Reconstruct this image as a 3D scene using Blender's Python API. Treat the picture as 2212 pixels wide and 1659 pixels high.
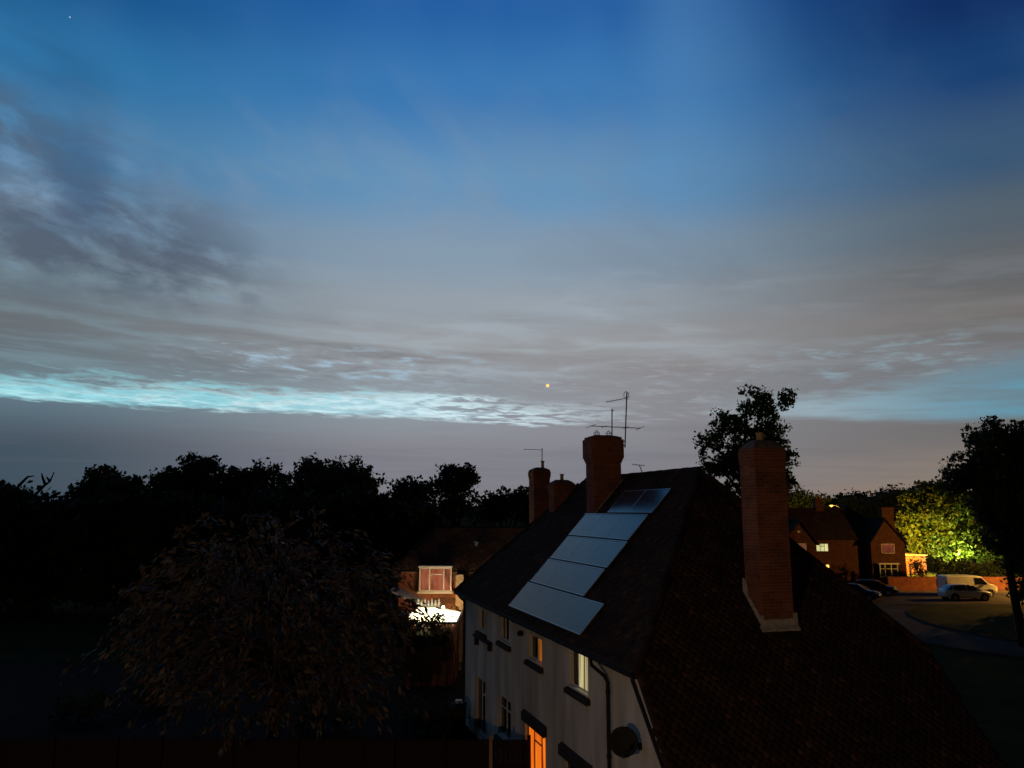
import bpy, bmesh, math, random
import numpy as np
from math import sin, cos, radians, degrees, atan2, hypot, pi, sqrt
from mathutils import Vector, Matrix

for o in list(bpy.data.objects):
    bpy.data.objects.remove(o, do_unlink=True)
scene = bpy.context.scene
col = scene.collection

# ------------------------------------------------------------------ camera
CAM_H = 8.5
F, CX, CY, PITCH = 1660.0, 1106.0, 829.5, radians(9.2)   # pixel units of a 2212 x 1659 frame
cam_data = bpy.data.cameras.new('camera')
cam_data.sensor_width = 36.0
cam_data.lens = F / 2212.0 * 36.0
cam_data.clip_start = 0.1
cam_data.clip_end = 9000.0
cam = bpy.data.objects.new('camera', cam_data)
cam.location = (0, 0, CAM_H)
cam.rotation_euler = (radians(90) + PITCH, 0, 0)
col.objects.link(cam)
scene.camera = cam
scene.render.engine = 'CYCLES'
scene.cycles.use_denoising = True
scene.cycles.sample_clamp_indirect = 4.0
scene.cycles.max_bounces = 6
scene.view_settings.view_transform = 'Standard'
scene.view_settings.look = 'None'
scene.view_settings.exposure = 0.0
scene.view_settings.gamma = 1.0
scene.view_settings.use_curve_mapping = False


def lin(r, g, b):
    def f(c):
        c /= 255.0
        return c / 12.92 if c <= 0.04045 else ((c + 0.055) / 1.055) ** 2.4
    return (f(r), f(g), f(b), 1.0)


# ------------------------------------------------------------------ world: late dusk sky, cloud deck, bright gap of afterglow
world = bpy.data.worlds.new('World')
scene.world = world
world.use_nodes = True
WT = world.node_tree
WT.nodes.clear()


class X:
    """tiny wrapper so that node maths reads like maths"""
    def __init__(s, sock): s.s = sock
    def __add__(s, o): return m_('ADD', s, o)
    def __radd__(s, o): return m_('ADD', o, s)
    def __sub__(s, o): return m_('SUBTRACT', s, o)
    def __rsub__(s, o): return m_('SUBTRACT', o, s)
    def __mul__(s, o): return m_('MULTIPLY', s, o)
    def __rmul__(s, o): return m_('MULTIPLY', o, s)
    def __truediv__(s, o): return m_('DIVIDE', s, o)


def put(sock, v):
    if isinstance(v, X):
        WT.links.new(v.s, sock)
    else:
        sock.default_value = v


def m_(op, a, b=0.0):
    n = WT.nodes.new('ShaderNodeMath'); n.operation = op
    put(n.inputs[0], a); put(n.inputs[1], b)
    return X(n.outputs[0])


def smooth(lo, hi, x, a=0.0, b=1.0):
    n = WT.nodes.new('ShaderNodeMapRange'); n.interpolation_type = 'SMOOTHSTEP'
    put(n.inputs['Value'], x)
    put(n.inputs['From Min'], lo); put(n.inputs['From Max'], hi)
    put(n.inputs['To Min'], a); put(n.inputs['To Max'], b)
    return X(n.outputs['Result'])


def vec(x, y, z):
    n = WT.nodes.new('ShaderNodeCombineXYZ')
    for i, v in enumerate((x, y, z)): put(n.inputs[i], v)
    return X(n.outputs[0])


def noise(v, scale, detail=4.0, rough=0.55, dist=0.0):
    n = WT.nodes.new('ShaderNodeTexNoise')
    put(n.inputs['Vector'], v)
    n.inputs['Scale'].default_value = scale
    n.inputs['Detail'].default_value = detail
    n.inputs['Roughness'].default_value = rough
    n.inputs['Distortion'].default_value = dist
    return X(n.outputs['Fac'])


def mixc(f, a, b, mode='MIX'):
    n = WT.nodes.new('ShaderNodeMix'); n.data_type = 'RGBA'; n.blend_type = mode
    put(n.inputs[0], f); put(n.inputs[6], a); put(n.inputs[7], b)
    return X(n.outputs[2])


def ramp(fac, stops):
    n = WT.nodes.new('ShaderNodeValToRGB')
    n.color_ramp.interpolation = 'B_SPLINE' if len(stops) > 3 else 'LINEAR'
    n.color_ramp.interpolation = 'EASE'
    e = n.color_ramp.elements
    while len(e) < len(stops): e.new(0.5)
    for q, (p, c) in zip(e, stops):
        q.position = p / 90.0; q.color = lin(*c)
    put(n.inputs[0], fac)
    return X(n.outputs[0])


tc = WT.nodes.new('ShaderNodeTexCoord')
sp = WT.nodes.new('ShaderNodeSeparateXYZ')
WT.links.new(tc.outputs['Generated'], sp.inputs[0])
dx, dy, dz = (X(sp.outputs[i]) for i in range(3))
hl = m_('MAXIMUM', m_('SQRT', dx * dx + dy * dy), 1e-4)
az = m_('ARCTAN2', dx, dy) * 57.29578
el = m_('ARCTAN2', dz, hl) * 57.29578
elp = m_('MAXIMUM', el, 0.0)
hx, hy = dx / hl, dy / hl
lg = m_('LOGARITHM', elp + 3.0, math.e)
e90 = elp / 90.0

mid = ramp(e90, [(0, (126, 124, 130)), (3, (128, 128, 137)), (6, (139, 139, 146)), (9, (142, 143, 149)), (12, (154, 158, 163)), (15, (150, 160, 170)),
                 (18.5, (134, 155, 174)), (23.5, (100, 146, 186)), (30, (58, 119, 178)), (36, (34, 92, 160)), (52, (14, 46, 104)), (90, (7, 24, 58))])
left = ramp(e90, [(0, (64, 79, 90)), (3, (66, 82, 95)), (6, (78, 90, 103)), (9, (96, 103, 110)), (12, (106, 114, 120)), (15, (107, 126, 138)),
                  (19, (96, 124, 150)), (23.5, (68, 122, 164)), (28, (44, 112, 162)), (33, (22, 82, 138)), (52, (11, 40, 92)), (90, (7, 24, 58))])
right = ramp(e90, [(0, (150, 124, 100)), (2.5, (134, 122, 112)), (5, (112, 109, 108)), (9, (112, 114, 118)), (12, (112, 109, 108)), (15, (98, 100, 103)),
                   (18.5, (84, 98, 110)), (22, (56, 86, 118)), (27, (24, 64, 114)), (32, (11, 38, 92)), (52, (7, 24, 66)), (90, (7, 24, 58))])
base = mixc(smooth(-6.0, -34.0, az), mid, left)
base = mixc(smooth(4.0, 35.0, az), base, right)

cv = vec(hx * 5.5, hy * 5.5, lg * 13.0 + hx * 2.0)                 # long flat cloud streaks, thinner towards the horizon
n_big = noise(cv, 0.42, 4.0, 0.5, 0.25)
n_mid = noise(cv, 1.15, 5.0, 0.55, 0.3)
cf = vec(hx * 22.0, hy * 22.0, lg * 30.0 + hx * 6.0)
n_fine = noise(cf, 1.1, 5.0, 0.58, 0.35)

# upper haze and faint vertical shafts
shaft = noise(vec(hx * 6.0, hy * 6.0, elp * 0.06), 1.0, 2.0, 0.45)
up = smooth(17.0, 27.0, el)
base = mixc(smooth(0.40, 0.75, shaft) * up * 0.10, base, lin(96, 150, 205))
beam = smooth(7.5, 13.5, az) * smooth(22.0, 13.5, az) * up
base = mixc(beam * 0.34, base, lin(92, 146, 196))

hz = noise(vec(hx * 5.0, hy * 5.0, elp * 0.16 + hx * 3.0), 1.0, 4.0, 0.55, 0.4)
base = mixc(smooth(0.42, 0.70, hz) * smooth(34.0, 20.0, el) * smooth(12.0, 18.0, el) * smooth(34.0, 10.0, az, 0.12, 0.42), base, mixc(smooth(-6.0, 22.0, az), lin(134, 150, 168), lin(96, 112, 132)))
# grey cloud deck between 3 and 19 degrees
deck = smooth(18.5, 12.0, el + (n_big - 0.5) * 14.0) * smooth(8.2, 10.0, el)
base = mixc(deck * smooth(0.48, 0.70, n_big) * 0.40, base, mixc(smooth(-20.0, 12.0, az), lin(108, 113, 119), lin(136, 130, 130)))
base = mixc(deck * smooth(0.50, 0.74, n_mid) * 0.38, base, mixc(smooth(-24.0, 4.0, az), lin(94, 99, 107), lin(131, 124, 124)))
base = mixc(deck * smooth(0.54, 0.32, n_mid) * smooth(26.0, 6.0, az, 0.12, 0.60), base, mixc(smooth(-32.0, -4.0, az), lin(122, 146, 157), lin(166, 177, 186)))

# darker broken cloud to the left
n_puff = noise(vec(hx * 14.0, hy * 14.0, elp * 0.60 + hx * 6.0), 0.95, 5.0, 0.56, 0.25)
top = 25.0 + (az + 35.0) * -0.42
dl = smooth(top + 3.0, top - 4.0, el + (n_big - 0.5) * 8.0) * smooth(12.0, 16.0, el) * smooth(-14.0, -24.0, az)
base = mixc(dl * smooth(0.36, 0.62, n_puff) * 0.72, base, lin(76, 85, 102))
base = mixc(dl * smooth(0.42, 0.28, n_puff) * 0.45, base, lin(120, 158, 196))
wisp = smooth(-33.0, -30.8, az + (n_mid - 0.5) * 3.0) * smooth(-28.2, -29.8, az + (n_mid - 0.5) * 3.0) * smooth(28.0, 22.0, el) * smooth(17.0, 21.0, el)
base = mixc(wisp * 0.5, base, lin(62, 96, 132))
dk2 = smooth(-27.0, -36.0, az) * smooth(23.0, 27.0, el + (n_big - 0.5) * 7.0) * smooth(0.42, 0.62, n_big)
base = mixc(dk2 * 0.6, base, lin(36, 70, 112))

# low cloud bank under the gap
bank_noise = (n_fine - 0.5) * 1.5 + (n_mid - 0.5) * 1.1
base = mixc(smooth(6.6, 6.0, el + bank_noise * 0.5) * smooth(0.45, 0.7, n_mid) * 0.18, base, lin(96, 98, 110))

# the bright gap, clear left, breaking up to the right
lo_edge = 6.75 - smooth(-14.0, 3.0, az) * 0.65
inb = smooth(-0.12, 0.34, el + bank_noise * 0.75 - lo_edge)
hi_edge = 7.95 + smooth(-16.0, -6.0, az) * 0.35 - smooth(-6.0, 6.0, az) * 0.8
outb = smooth(0.85, -0.45, el + bank_noise * 2.0 - hi_edge)
broken = smooth(0.0, 1.0, smooth(-15.0, 0.0, az, 1.0, 0.0) + smooth(0.36, 0.58, n_fine, 0.0, 0.95) - 0.06)
fade = smooth(12.0, -4.0, az)
glow = inb * outb * broken * fade
gcol = mixc(smooth(-24.0, 2.0, az), lin(148, 216, 227), lin(202, 224, 236))
gcol = mixc(smooth(0.40, 0.60, n_fine) * 0.75, gcol, mixc(smooth(-34.0, -18.0, az), lin(190, 244, 250), lin(226, 249, 254)))
mott = smooth(0.34, 0.62, noise(cf, 2.3, 4.0, 0.6, 0.3))
base = mixc(glow * (0.70 + mott * 0.29), base, gcol)
halo = smooth(4.2, 7.2, el) * smooth(11.5, 7.8, el) * smooth(8.0, -10.0, az)
base = mixc(halo * 0.16, base, lin(150, 200, 215))

# dapples above the gap
dz1 = smooth(8.6, 9.6, el) * smooth(12.2, 10.8, el) * smooth(-27.0, -20.0, az) * smooth(2.0, -8.0, az)
base = mixc(dz1 * smooth(0.48, 0.72, n_fine) * 0.70, base, lin(168, 200, 220))
base = mixc(dz1 * smooth(0.48, 0.34, n_fine) * 0.35, base, lin(108, 116, 126))

# clearer turquoise gap to the right
rl = 6.2 - smooth(18.0, 30.0, az) * 0.75
ru = 7.5 + smooth(22.0, 36.0, az) * 1.5
rg = smooth(-0.15, 0.45, el + bank_noise * 0.25 - rl) * smooth(0.9, -0.6, el + bank_noise * 1.3 - ru) * smooth(13.0, 22.0, az)
base = mixc(rg * smooth(0.30, 0.55, n_mid, 0.45, 0.85), base, mixc(smooth(17.0, 35.0, az), lin(160, 180, 190), lin(98, 152, 174)))
dz2 = smooth(8.0, 9.2, el) * smooth(12.0, 10.4, el) * smooth(15.0, 21.0, az) * smooth(36.0, 30.0, az)
base = mixc(dz2 * smooth(0.46, 0.74, n_fine) * 0.55, base, lin(146, 178, 192))
dz3 = smooth(6.0, 6.6, el) * smooth(11.8, 9.6, el) * smooth(-2.0, 4.0, az) * smooth(22.0, 14.0, az)
base = mixc(dz3 * smooth(0.48, 0.74, n_fine) * 0.34, base, lin(180, 192, 202))

# the afterglow dies away smoothly towards the night side of the sky
ga, ge = radians(-14.0), radians(6.0)
dot = dx * (sin(ga) * cos(ge)) + dy * (cos(ga) * cos(ge)) + dz * sin(ge)
dist = m_('ARCCOSINE', m_('MINIMUM', m_('MAXIMUM', dot, -1.0), 1.0)) * 57.29578
SKY_FADE = smooth(44.0, 112.0, dist, 1.0, 0.035)
bg = WT.nodes.new('ShaderNodeBackground')
put(bg.inputs['Color'], base)
put(bg.inputs['Strength'], SKY_FADE)
wo = WT.nodes.new('ShaderNodeOutputWorld')
WT.links.new(bg.outputs[0], wo.inputs[0])
world.cycles.sampling_method = 'MANUAL'
world.cycles.sample_map_resolution = 1024

# ------------------------------------------------------------------ helpers
rng = random.Random(7)
nrng = np.random.default_rng(11)


def px(x, y, Y):
    """world point seen at picture point (x, y) on the upright plane at distance Y"""
    u = (x - CX) / F; v = -(y - CY) / F
    dyy = cos(PITCH) - v * sin(PITCH); dzz = sin(PITCH) + v * cos(PITCH)
    return Vector((u / dyy * Y, Y, CAM_H + dzz / dyy * Y))


MATS = {}


def material(name, color, rough=0.7, color2=None, nscale=3.0, detail=4.0, bump=0.0, bscale=30.0, spec=0.4, metal=0.0,
             emit=None, estr=0.0, trans=0.0, coat=0.0, ior=1.45, stretch=(1, 1, 1), coords='Object'):
    """procedural material: two colours mixed by noise, optional bump"""
    if name in MATS: return MATS[name]
    m = bpy.data.materials.new(name); m.use_nodes = True
    nt = m.node_tree; nt.nodes.clear()
    out = nt.nodes.new('ShaderNodeOutputMaterial')
    p = nt.nodes.new('ShaderNodeBsdfPrincipled')
    p.inputs['Roughness'].default_value = rough
    p.inputs['Specular IOR Level'].default_value = spec
    p.inputs['Metallic'].default_value = metal
    p.inputs['IOR'].default_value = ior
    p.inputs['Coat Weight'].default_value = coat
    p.inputs['Coat Roughness'].default_value = 0.06
    c1 = tuple(color) + (1,) if len(color) == 3 else color
    tcn = nt.nodes.new('ShaderNodeTexCoord')
    mp = nt.nodes.new('ShaderNodeMapping')
    mp.inputs['Scale'].default_value = stretch
    nt.links.new(tcn.outputs[coords], mp.inputs['Vector'])
    if color2 is not None:
        c2 = tuple(color2) + (1,) if len(color2) == 3 else color2
        n = nt.nodes.new('ShaderNodeTexNoise')
        n.inputs['Scale'].default_value = nscale; n.inputs['Detail'].default_value = detail
        nt.links.new(mp.outputs[0], n.inputs['Vector'])
        r = nt.nodes.new('ShaderNodeValToRGB')
        r.color_ramp.elements[0].position = 0.35; r.color_ramp.elements[0].color = c1
        r.color_ramp.elements[1].position = 0.68; r.color_ramp.elements[1].color = c2
        nt.links.new(n.outputs['Fac'], r.inputs[0])
        nt.links.new(r.outputs[0], p.inputs['Base Color'])
        csock = r.outputs[0]
    else:
        p.inputs['Base Color'].default_value = c1
        csock = None
    if bump:
        n2 = nt.nodes.new('ShaderNodeTexNoise')
        n2.inputs['Scale'].default_value = bscale; n2.inputs['Detail'].default_value = 4
        nt.links.new(mp.outputs[0], n2.inputs['Vector'])
        b = nt.nodes.new('ShaderNodeBump'); b.inputs['Strength'].default_value = bump; b.inputs['Distance'].default_value = 0.02
        nt.links.new(n2.outputs['Fac'], b.inputs['Height'])
        nt.links.new(b.outputs[0], p.inputs['Normal'])
    if emit is not None:
        p.inputs['Emission Color'].default_value = tuple(emit) + (1,) if len(emit) == 3 else emit
        p.inputs['Emission Strength'].default_value = estr
    surf = p.outputs[0]
    if trans:
        t = nt.nodes.new('ShaderNodeBsdfTranslucent')
        if csock: nt.links.new(csock, t.inputs[0])
        else: t.inputs[0].default_value = c1
        mx = nt.nodes.new('ShaderNodeMixShader'); mx.inputs[0].default_value = trans
        nt.links.new(p.outputs[0], mx.inputs[1]); nt.links.new(t.outputs[0], mx.inputs[2])
        surf = mx.outputs[0]
    nt.links.new(surf, out.inputs[0])
    MATS[name] = m
    return m


def brick_material(name, c1, c2, mortar, rough=0.85):
    if name in MATS: return MATS[name]
    m = bpy.data.materials.new(name); m.use_nodes = True
    nt = m.node_tree
    p = nt.nodes['Principled BSDF']; p.inputs['Roughness'].default_value = rough; p.inputs['Specular IOR Level'].default_value = 0.2
    tcn = nt.nodes.new('ShaderNodeTexCoord')
    br = nt.nodes.new('ShaderNodeTexBrick')
    br.inputs['Scale'].default_value = 1.0
    br.inputs['Brick Width'].default_value = 0.225; br.inputs['Row Height'].default_value = 0.075
    br.inputs['Mortar Size'].default_value = 0.006; br.inputs['Mortar Smooth'].default_value = 0.3
    br.inputs['Color1'].default_value = tuple(c1) + (1,); br.inputs['Color2'].default_value = tuple(c2) + (1,)
    br.inputs['Mortar'].default_value = tuple(mortar) + (1,)
    nt.links.new(tcn.outputs['UV'], br.inputs['Vector'])
    n = nt.nodes.new('ShaderNodeTexNoise'); n.inputs['Scale'].default_value = 1.7; n.inputs['Detail'].default_value = 6
    nt.links.new(tcn.outputs['UV'], n.inputs['Vector'])
    mx = nt.nodes.new('ShaderNodeMix'); mx.data_type = 'RGBA'; mx.blend_type = 'MULTIPLY'
    mx.inputs[0].default_value = 0.75
    r = nt.nodes.new('ShaderNodeValToRGB')
    r.color_ramp.elements[0].position = 0.3; r.color_ramp.elements[0].color = (0.45, 0.43, 0.42, 1)
    r.color_ramp.elements[1].position = 0.7; r.color_ramp.elements[1].color = (1.1, 1.05, 1.0, 1)
    nt.links.new(n.outputs['Fac'], r.inputs[0])
    nt.links.new(br.outputs['Color'], mx.inputs[6]); nt.links.new(r.outputs[0], mx.inputs[7])
    nt.links.new(mx.outputs[2], p.inputs['Base Color'])
    b = nt.nodes.new('ShaderNodeBump'); b.inputs['Strength'].default_value = 0.6; b.inputs['Distance'].default_value = 0.008; b.invert = True
    nt.links.new(br.outputs['Fac'], b.inputs['Height']); nt.links.new(b.outputs[0], p.inputs['Normal'])
    MATS[name] = m
    return m


def emission(name, color, strength, color2=None, nscale=6.0, stretch=(1, 1, 1)):
    """a lit window blind or a lamp glass: gives off light; optional folds"""
    if name in MATS: return MATS[name]
    m = bpy.data.materials.new(name); m.use_nodes = True
    nt = m.node_tree; nt.nodes.clear()
    out = nt.nodes.new('ShaderNodeOutputMaterial'); e = nt.nodes.new('ShaderNodeEmission')
    e.inputs[0].default_value = tuple(color[:3]) + (1,); e.inputs[1].default_value = strength
    if color2 is not None:
        tcn = nt.nodes.new('ShaderNodeTexCoord'); mp = nt.nodes.new('ShaderNodeMapping')
        mp.inputs['Scale'].default_value = stretch
        n = nt.nodes.new('ShaderNodeTexNoise'); n.inputs['Scale'].default_value = nscale; n.inputs['Detail'].default_value = 3
        r = nt.nodes.new('ShaderNodeValToRGB')
        r.color_ramp.elements[0].position = 0.36; r.color_ramp.elements[0].color = tuple(color2[:3]) + (1,)
        r.color_ramp.elements[1].position = 0.62; r.color_ramp.elements[1].color = tuple(color[:3]) + (1,)
        nt.links.new(tcn.outputs['UV'], mp.inputs[0]); nt.links.new(mp.outputs[0], n.inputs['Vector'])
        nt.links.new(n.outputs['Fac'], r.inputs[0]); nt.links.new(r.outputs[0], e.inputs[0])
    nt.links.new(e.outputs[0], out.inputs[0])
    MATS[name] = m
    return m


ORIGIN = {}


def tag(o, label=None, cat=None, group=None, kind=None):
    for k, v in (('label', label), ('category', cat), ('group', group), ('kind', kind)):
        if v: o[k] = v
    return o


def empty(name, loc, label=None, cat=None, group=None):
    o = bpy.data.objects.new(name, None)
    o.empty_display_size = 0.3
    o.location = loc; col.objects.link(o)
    ORIGIN[o.name] = Vector(loc)
    return tag(o, label, cat, group)


def world_frame(p): return Vector(p)


class MB:
    """collects shapes in world metres; build() links them as one mesh object"""
    def __init__(s, frame=world_frame):
        s.v = []; s.f = []; s.fr = frame

    def add(s, verts, faces):
        b = len(s.v)
        s.v += [s.fr(p) for p in verts]
        s.f += [tuple(i + b for i in f) for f in faces]
        return s

    def box(s, lo, hi):
        (x0, y0, z0), (x1, y1, z1) = lo, hi
        return s.add([(x0, y0, z0), (x1, y0, z0), (x1, y1, z0), (x0, y1, z0), (x0, y0, z1), (x1, y0, z1), (x1, y1, z1), (x0, y1, z1)],
                     [(0, 3, 2, 1), (4, 5, 6, 7), (0, 1, 5, 4), (1, 2, 6, 5), (2, 3, 7, 6), (3, 0, 4, 7)])

    def frustum(s, lo, hi, inset):
        (x0, y0, z0), (x1, y1, z1) = lo, hi; i = inset
        return s.add([(x0, y0, z0), (x1, y0, z0), (x1, y1, z0), (x0, y1, z0), (x0 + i, y0 + i, z1), (x1 - i, y0 + i, z1), (x1 - i, y1 - i, z1), (x0 + i, y1 - i, z1)],
                     [(0, 3, 2, 1), (4, 5, 6, 7), (0, 1, 5, 4), (1, 2, 6, 5), (2, 3, 7, 6), (3, 0, 4, 7)])

    def prism(s, pts, d):
        """closed outline (list of 3-D points) pushed along vector d"""
        n = len(pts); q = [tuple(Vector(p) + Vector(d)) for p in pts]
        return s.add(list(pts) + q, [tuple(range(n))[::-1], tuple(range(n, 2 * n))] + [(i, (i + 1) % n, n + (i + 1) % n, n + i) for i in range(n)])

    def tube(s, pts, r, seg=8, caps=True):
        P = [s.fr(p) for p in pts]
        rr = r if isinstance(r, (list, tuple)) else [r] * len(P)
        b = len(s.v); up = Vector((0, 0, 1))
        for i, p in enumerate(P):
            t = (P[min(i + 1, len(P) - 1)] - P[max(i - 1, 0)]).normalized()
            x = t.cross(up if abs(t.z) < 0.95 else Vector((1, 0, 0))).normalized(); y = x.cross(t).normalized()
            for k in range(seg):
                a = 2 * pi * k / seg
                s.v.append(p + (x * cos(a) + y * sin(a)) * rr[i])
        for i in range(len(P) - 1):
            for k in range(seg):
                k2 = (k + 1) % seg
                s.f.append((b + i * seg + k, b + i * seg + k2, b + (i + 1) * seg + k2, b + (i + 1) * seg + k))
        if caps:
            s.f.append(tuple(b + k for k in range(seg))[::-1]); s.f.append(tuple(b + (len(P) - 1) * seg + k for k in range(seg)))
        return s

    def lathe(s, c, prof, seg=16, axis=(0, 0, 1), closed=True):
        """profile [(radius, height)] turned round axis through c"""
        c = s.fr(c); ax = Vector(axis).normalized()
        x = ax.orthogonal().normalized(); y = ax.cross(x)
        b = len(s.v)
        for r, h in prof:
            for k in range(seg):
                a = 2 * pi * k / seg
                s.v.append(c + ax * h + (x * cos(a) + y * sin(a)) * r)
        for i in range(len(prof) - 1):
            for k in range(seg):
                k2 = (k + 1) % seg
                s.f.append((b + i * seg + k, b + i * seg + k2, b + (i + 1) * seg + k2, b + (i + 1) * seg + k))
        if closed:
            s.f.append(tuple(b + k for k in range(seg))[::-1]); s.f.append(tuple(b + (len(prof) - 1) * seg + k for k in range(seg)))
        return s

    def build(s, name, mat, parent=None, bevel=0.0, smooth=False, origin=None, recalc=True):
        V = s.v
        if parent is not None: o0 = ORIGIN[parent.name]
        elif origin is not None: o0 = Vector(origin)
        else:
            xs = [p.x for p in V]; ys = [p.y for p in V]; zs = [p.z for p in V]
            o0 = Vector(((min(xs) + max(xs)) / 2, (min(ys) + max(ys)) / 2, min(zs)))
        me = bpy.data.meshes.new(name)
        me.from_pydata([tuple(p - o0) for p in V], [], s.f)
        if recalc or bevel:
            bm = bmesh.new(); bm.from_mesh(me)
            bmesh.ops.recalc_face_normals(bm, faces=bm.faces)
            if bevel:
                bmesh.ops.bevel(bm, geom=[e for e in bm.edges], offset=bevel, segments=1, affect='EDGES', profile=0.7)
            bm.to_mesh(me); bm.free()
        auto_uv(me, o0)
        me.materials.append(mat)
        if smooth: me.polygons.foreach_set('use_smooth', [True] * len(me.polygons))
        o = bpy.data.objects.new(name, me); col.objects.link(o)
        if parent is not None: o.parent = parent
        else: o.location = o0
        ORIGIN[o.name] = o0
        return o


def auto_uv(me, o0):
    """metre-scaled upright mapping on every face"""
    me.update()
    uv = me.uv_layers.new(name='UVMap')
    for poly in me.polygons:
        n = poly.normal
        if abs(n.z) > 0.98: t, b = Vector((1, 0, 0)), Vector((0, 1, 0))
        else:
            t = Vector((-n.y, n.x, 0)).normalized(); b = n.cross(t)
        for li in poly.loop_indices:
            p = me.vertices[me.loops[li].vertex_index].co + o0
            uv.data[li].uv = (p.dot(t), p.dot(b))


def fast_mesh(name, verts, quads, mat, parent=None, origin=(0, 0, 0), smooth=False):
    """many quads at once from numpy arrays"""
    o0 = ORIGIN[parent.name] if parent is not None else Vector(origin)
    me = bpy.data.meshes.new(name)
    nv, nf = len(verts), len(quads)
    k = quads.shape[1]
    me.vertices.add(nv); me.loops.add(nf * k); me.polygons.add(nf)
    me.vertices.foreach_set('co', (verts - np.array(o0)).astype(np.float32).ravel())
    me.loops.foreach_set('vertex_index', quads.astype(np.int32).ravel())
    me.polygons.foreach_set('loop_start', np.arange(0, nf * k, k, dtype=np.int32))
    me.update(calc_edges=True); me.validate()
    me.materials.append(mat)
    o = bpy.data.objects.new(name, me); col.objects.link(o)
    if parent is not None: o.parent = parent
    else: o.location = o0
    ORIGIN[o.name] = o0
    return o


def copy_tree(o, parent=None):
    c = o.copy(); col.objects.link(c); c.parent = parent
    for ch in o.children: copy_tree(ch, c)
    return c


# ------------------------------------------------------------------ foliage
def leaf_quads(pts, size, aspect=1.7, droop=0.0, jitter=0.35, along=None):
    """a bent pointed leaf (two quads folded on the midrib) at every point"""
    n = len(pts)
    d = nrng.normal(size=(n, 3)); d[:, 2] -= droop
    if along is not None: d = d * 0.45 + along
    d /= np.linalg.norm(d, axis=1)[:, None]
    r = nrng.normal(size=(n, 3)); w = np.cross(d, r); w /= np.linalg.norm(w, axis=1)[:, None]
    nn = np.cross(d, w)
    L = size * (1 + jitter * nrng.normal(size=n)).clip(0.45, 1.8)[:, None]
    W = L / aspect * 0.5
    base = pts - d * L * 0.5; tip = pts + d * L * 0.5; midp = pts - d * L * 0.05
    a = midp + w * W + nn * W * 0.35; b = midp - w * W + nn * W * 0.35
    v = np.stack([base, a, tip, b], axis=1).reshape(-1, 3)
    i = np.arange(n)[:, None] * 4
    return v, np.concatenate([i, i + 1, i + 2, i + 3], axis=1)


def crown_points(blobs, clumps, per, spread, shell=0.55, squash=0.8):
    """leaf positions: clumps spread through ellipsoids, thick near their skin, ragged outline"""
    vol = np.array([b[3] * b[4] * b[5] for b in blobs]) ** 0.75
    idx = nrng.choice(len(blobs), size=clumps, p=vol / vol.sum())
    B = np.array(blobs)[idx]
    d = nrng.normal(size=(clumps, 3)); d /= np.linalg.norm(d, axis=1)[:, None]
    r = shell + (1.04 - shell) * nrng.random(clumps) ** 0.8
    C = B[:, :3] + d * r[:, None] * B[:, 3:6]
    sp_ = spread * (0.55 + 0.9 * nrng.random(clumps))
    k = np.repeat(np.arange(clumps), per)
    off = nrng.normal(size=(clumps * per, 3)).clip(-1.7, 1.7) * sp_[k][:, None]
    off[:, 2] *= squash
    return C, C[k] + off


def tree(name, label, cat, base, trunk_h, trunk_r, blobs, clumps, per, spread, leaf, leaf_mat, bark_mat, group=None, lean=(0, 0), shell=0.55, limbs=14, aspect=1.7, droop=0.0, spray=0.0):
    base = Vector(base)
    t = empty(name, base, label, cat, group)
    C, pts = crown_points(blobs, clumps, per, spread, shell)
    mb = MB()
    cz = float(np.mean([b[2] for b in blobs])); top = Vector((float(np.mean([b[0] for b in blobs])), float(np.mean([b[1] for b in blobs])), cz))
    fork = Vector((base.x + lean[0], base.y + lean[1], base.z + trunk_h))
    mb.tube([base + Vector((0, 0, -0.2)), base * 0.65 + fork * 0.35 + Vector((rng.uniform(-.1, .1), rng.uniform(-.1, .1), 0)), fork, fork * 0.45 + top * 0.55, top], [trunk_r * 1.35, trunk_r, trunk_r * 0.85, trunk_r * 0.5, trunk_r * 0.2], 8)
    order = list(range(len(C))); rng.shuffle(order)
    for i in order[:limbs]:
        e = Vector(C[i]); s0 = fork.lerp(top, rng.uniform(0.0, 0.6))
        mid_ = s0.lerp(e, 0.5) + Vector((rng.uniform(-.3, .3), rng.uniform(-.3, .3), rng.uniform(0, .6)))
        mb.tube([s0, mid_, e], [trunk_r * 0.42, trunk_r * 0.26, trunk_r * 0.08], 5)
    mb.build('trunk', bark_mat, t, recalc=False, smooth=True)
    dirs = None
    if spray:                                   # hanging sprays: leaves strung along drooping twigs
        cen = np.array([top.x, top.y, top.z - 1.0])
        d0 = C - cen; d0[:, 2] *= 0.4; d0 /= np.linalg.norm(d0, axis=1)[:, None]
        d0 = np.repeat(d0 + 0.35 * nrng.normal(size=d0.shape), per, axis=0)
        tt = nrng.random(len(d0))[:, None] * spray * np.repeat(0.5 + nrng.random(len(C)), per)[:, None]
        cc = np.repeat(C, per, axis=0)
        pts = cc + d0 * tt + np.array([0, 0, -0.75]) * tt ** 2 / spray + nrng.normal(size=cc.shape) * 0.10
        dirs = d0 + np.array([0, 0, -1.4]) * tt / spray
    v, q = leaf_quads(pts, leaf, aspect, droop, along=dirs)
    fast_mesh('crown', v, q, leaf_mat, t)
    return t


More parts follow.
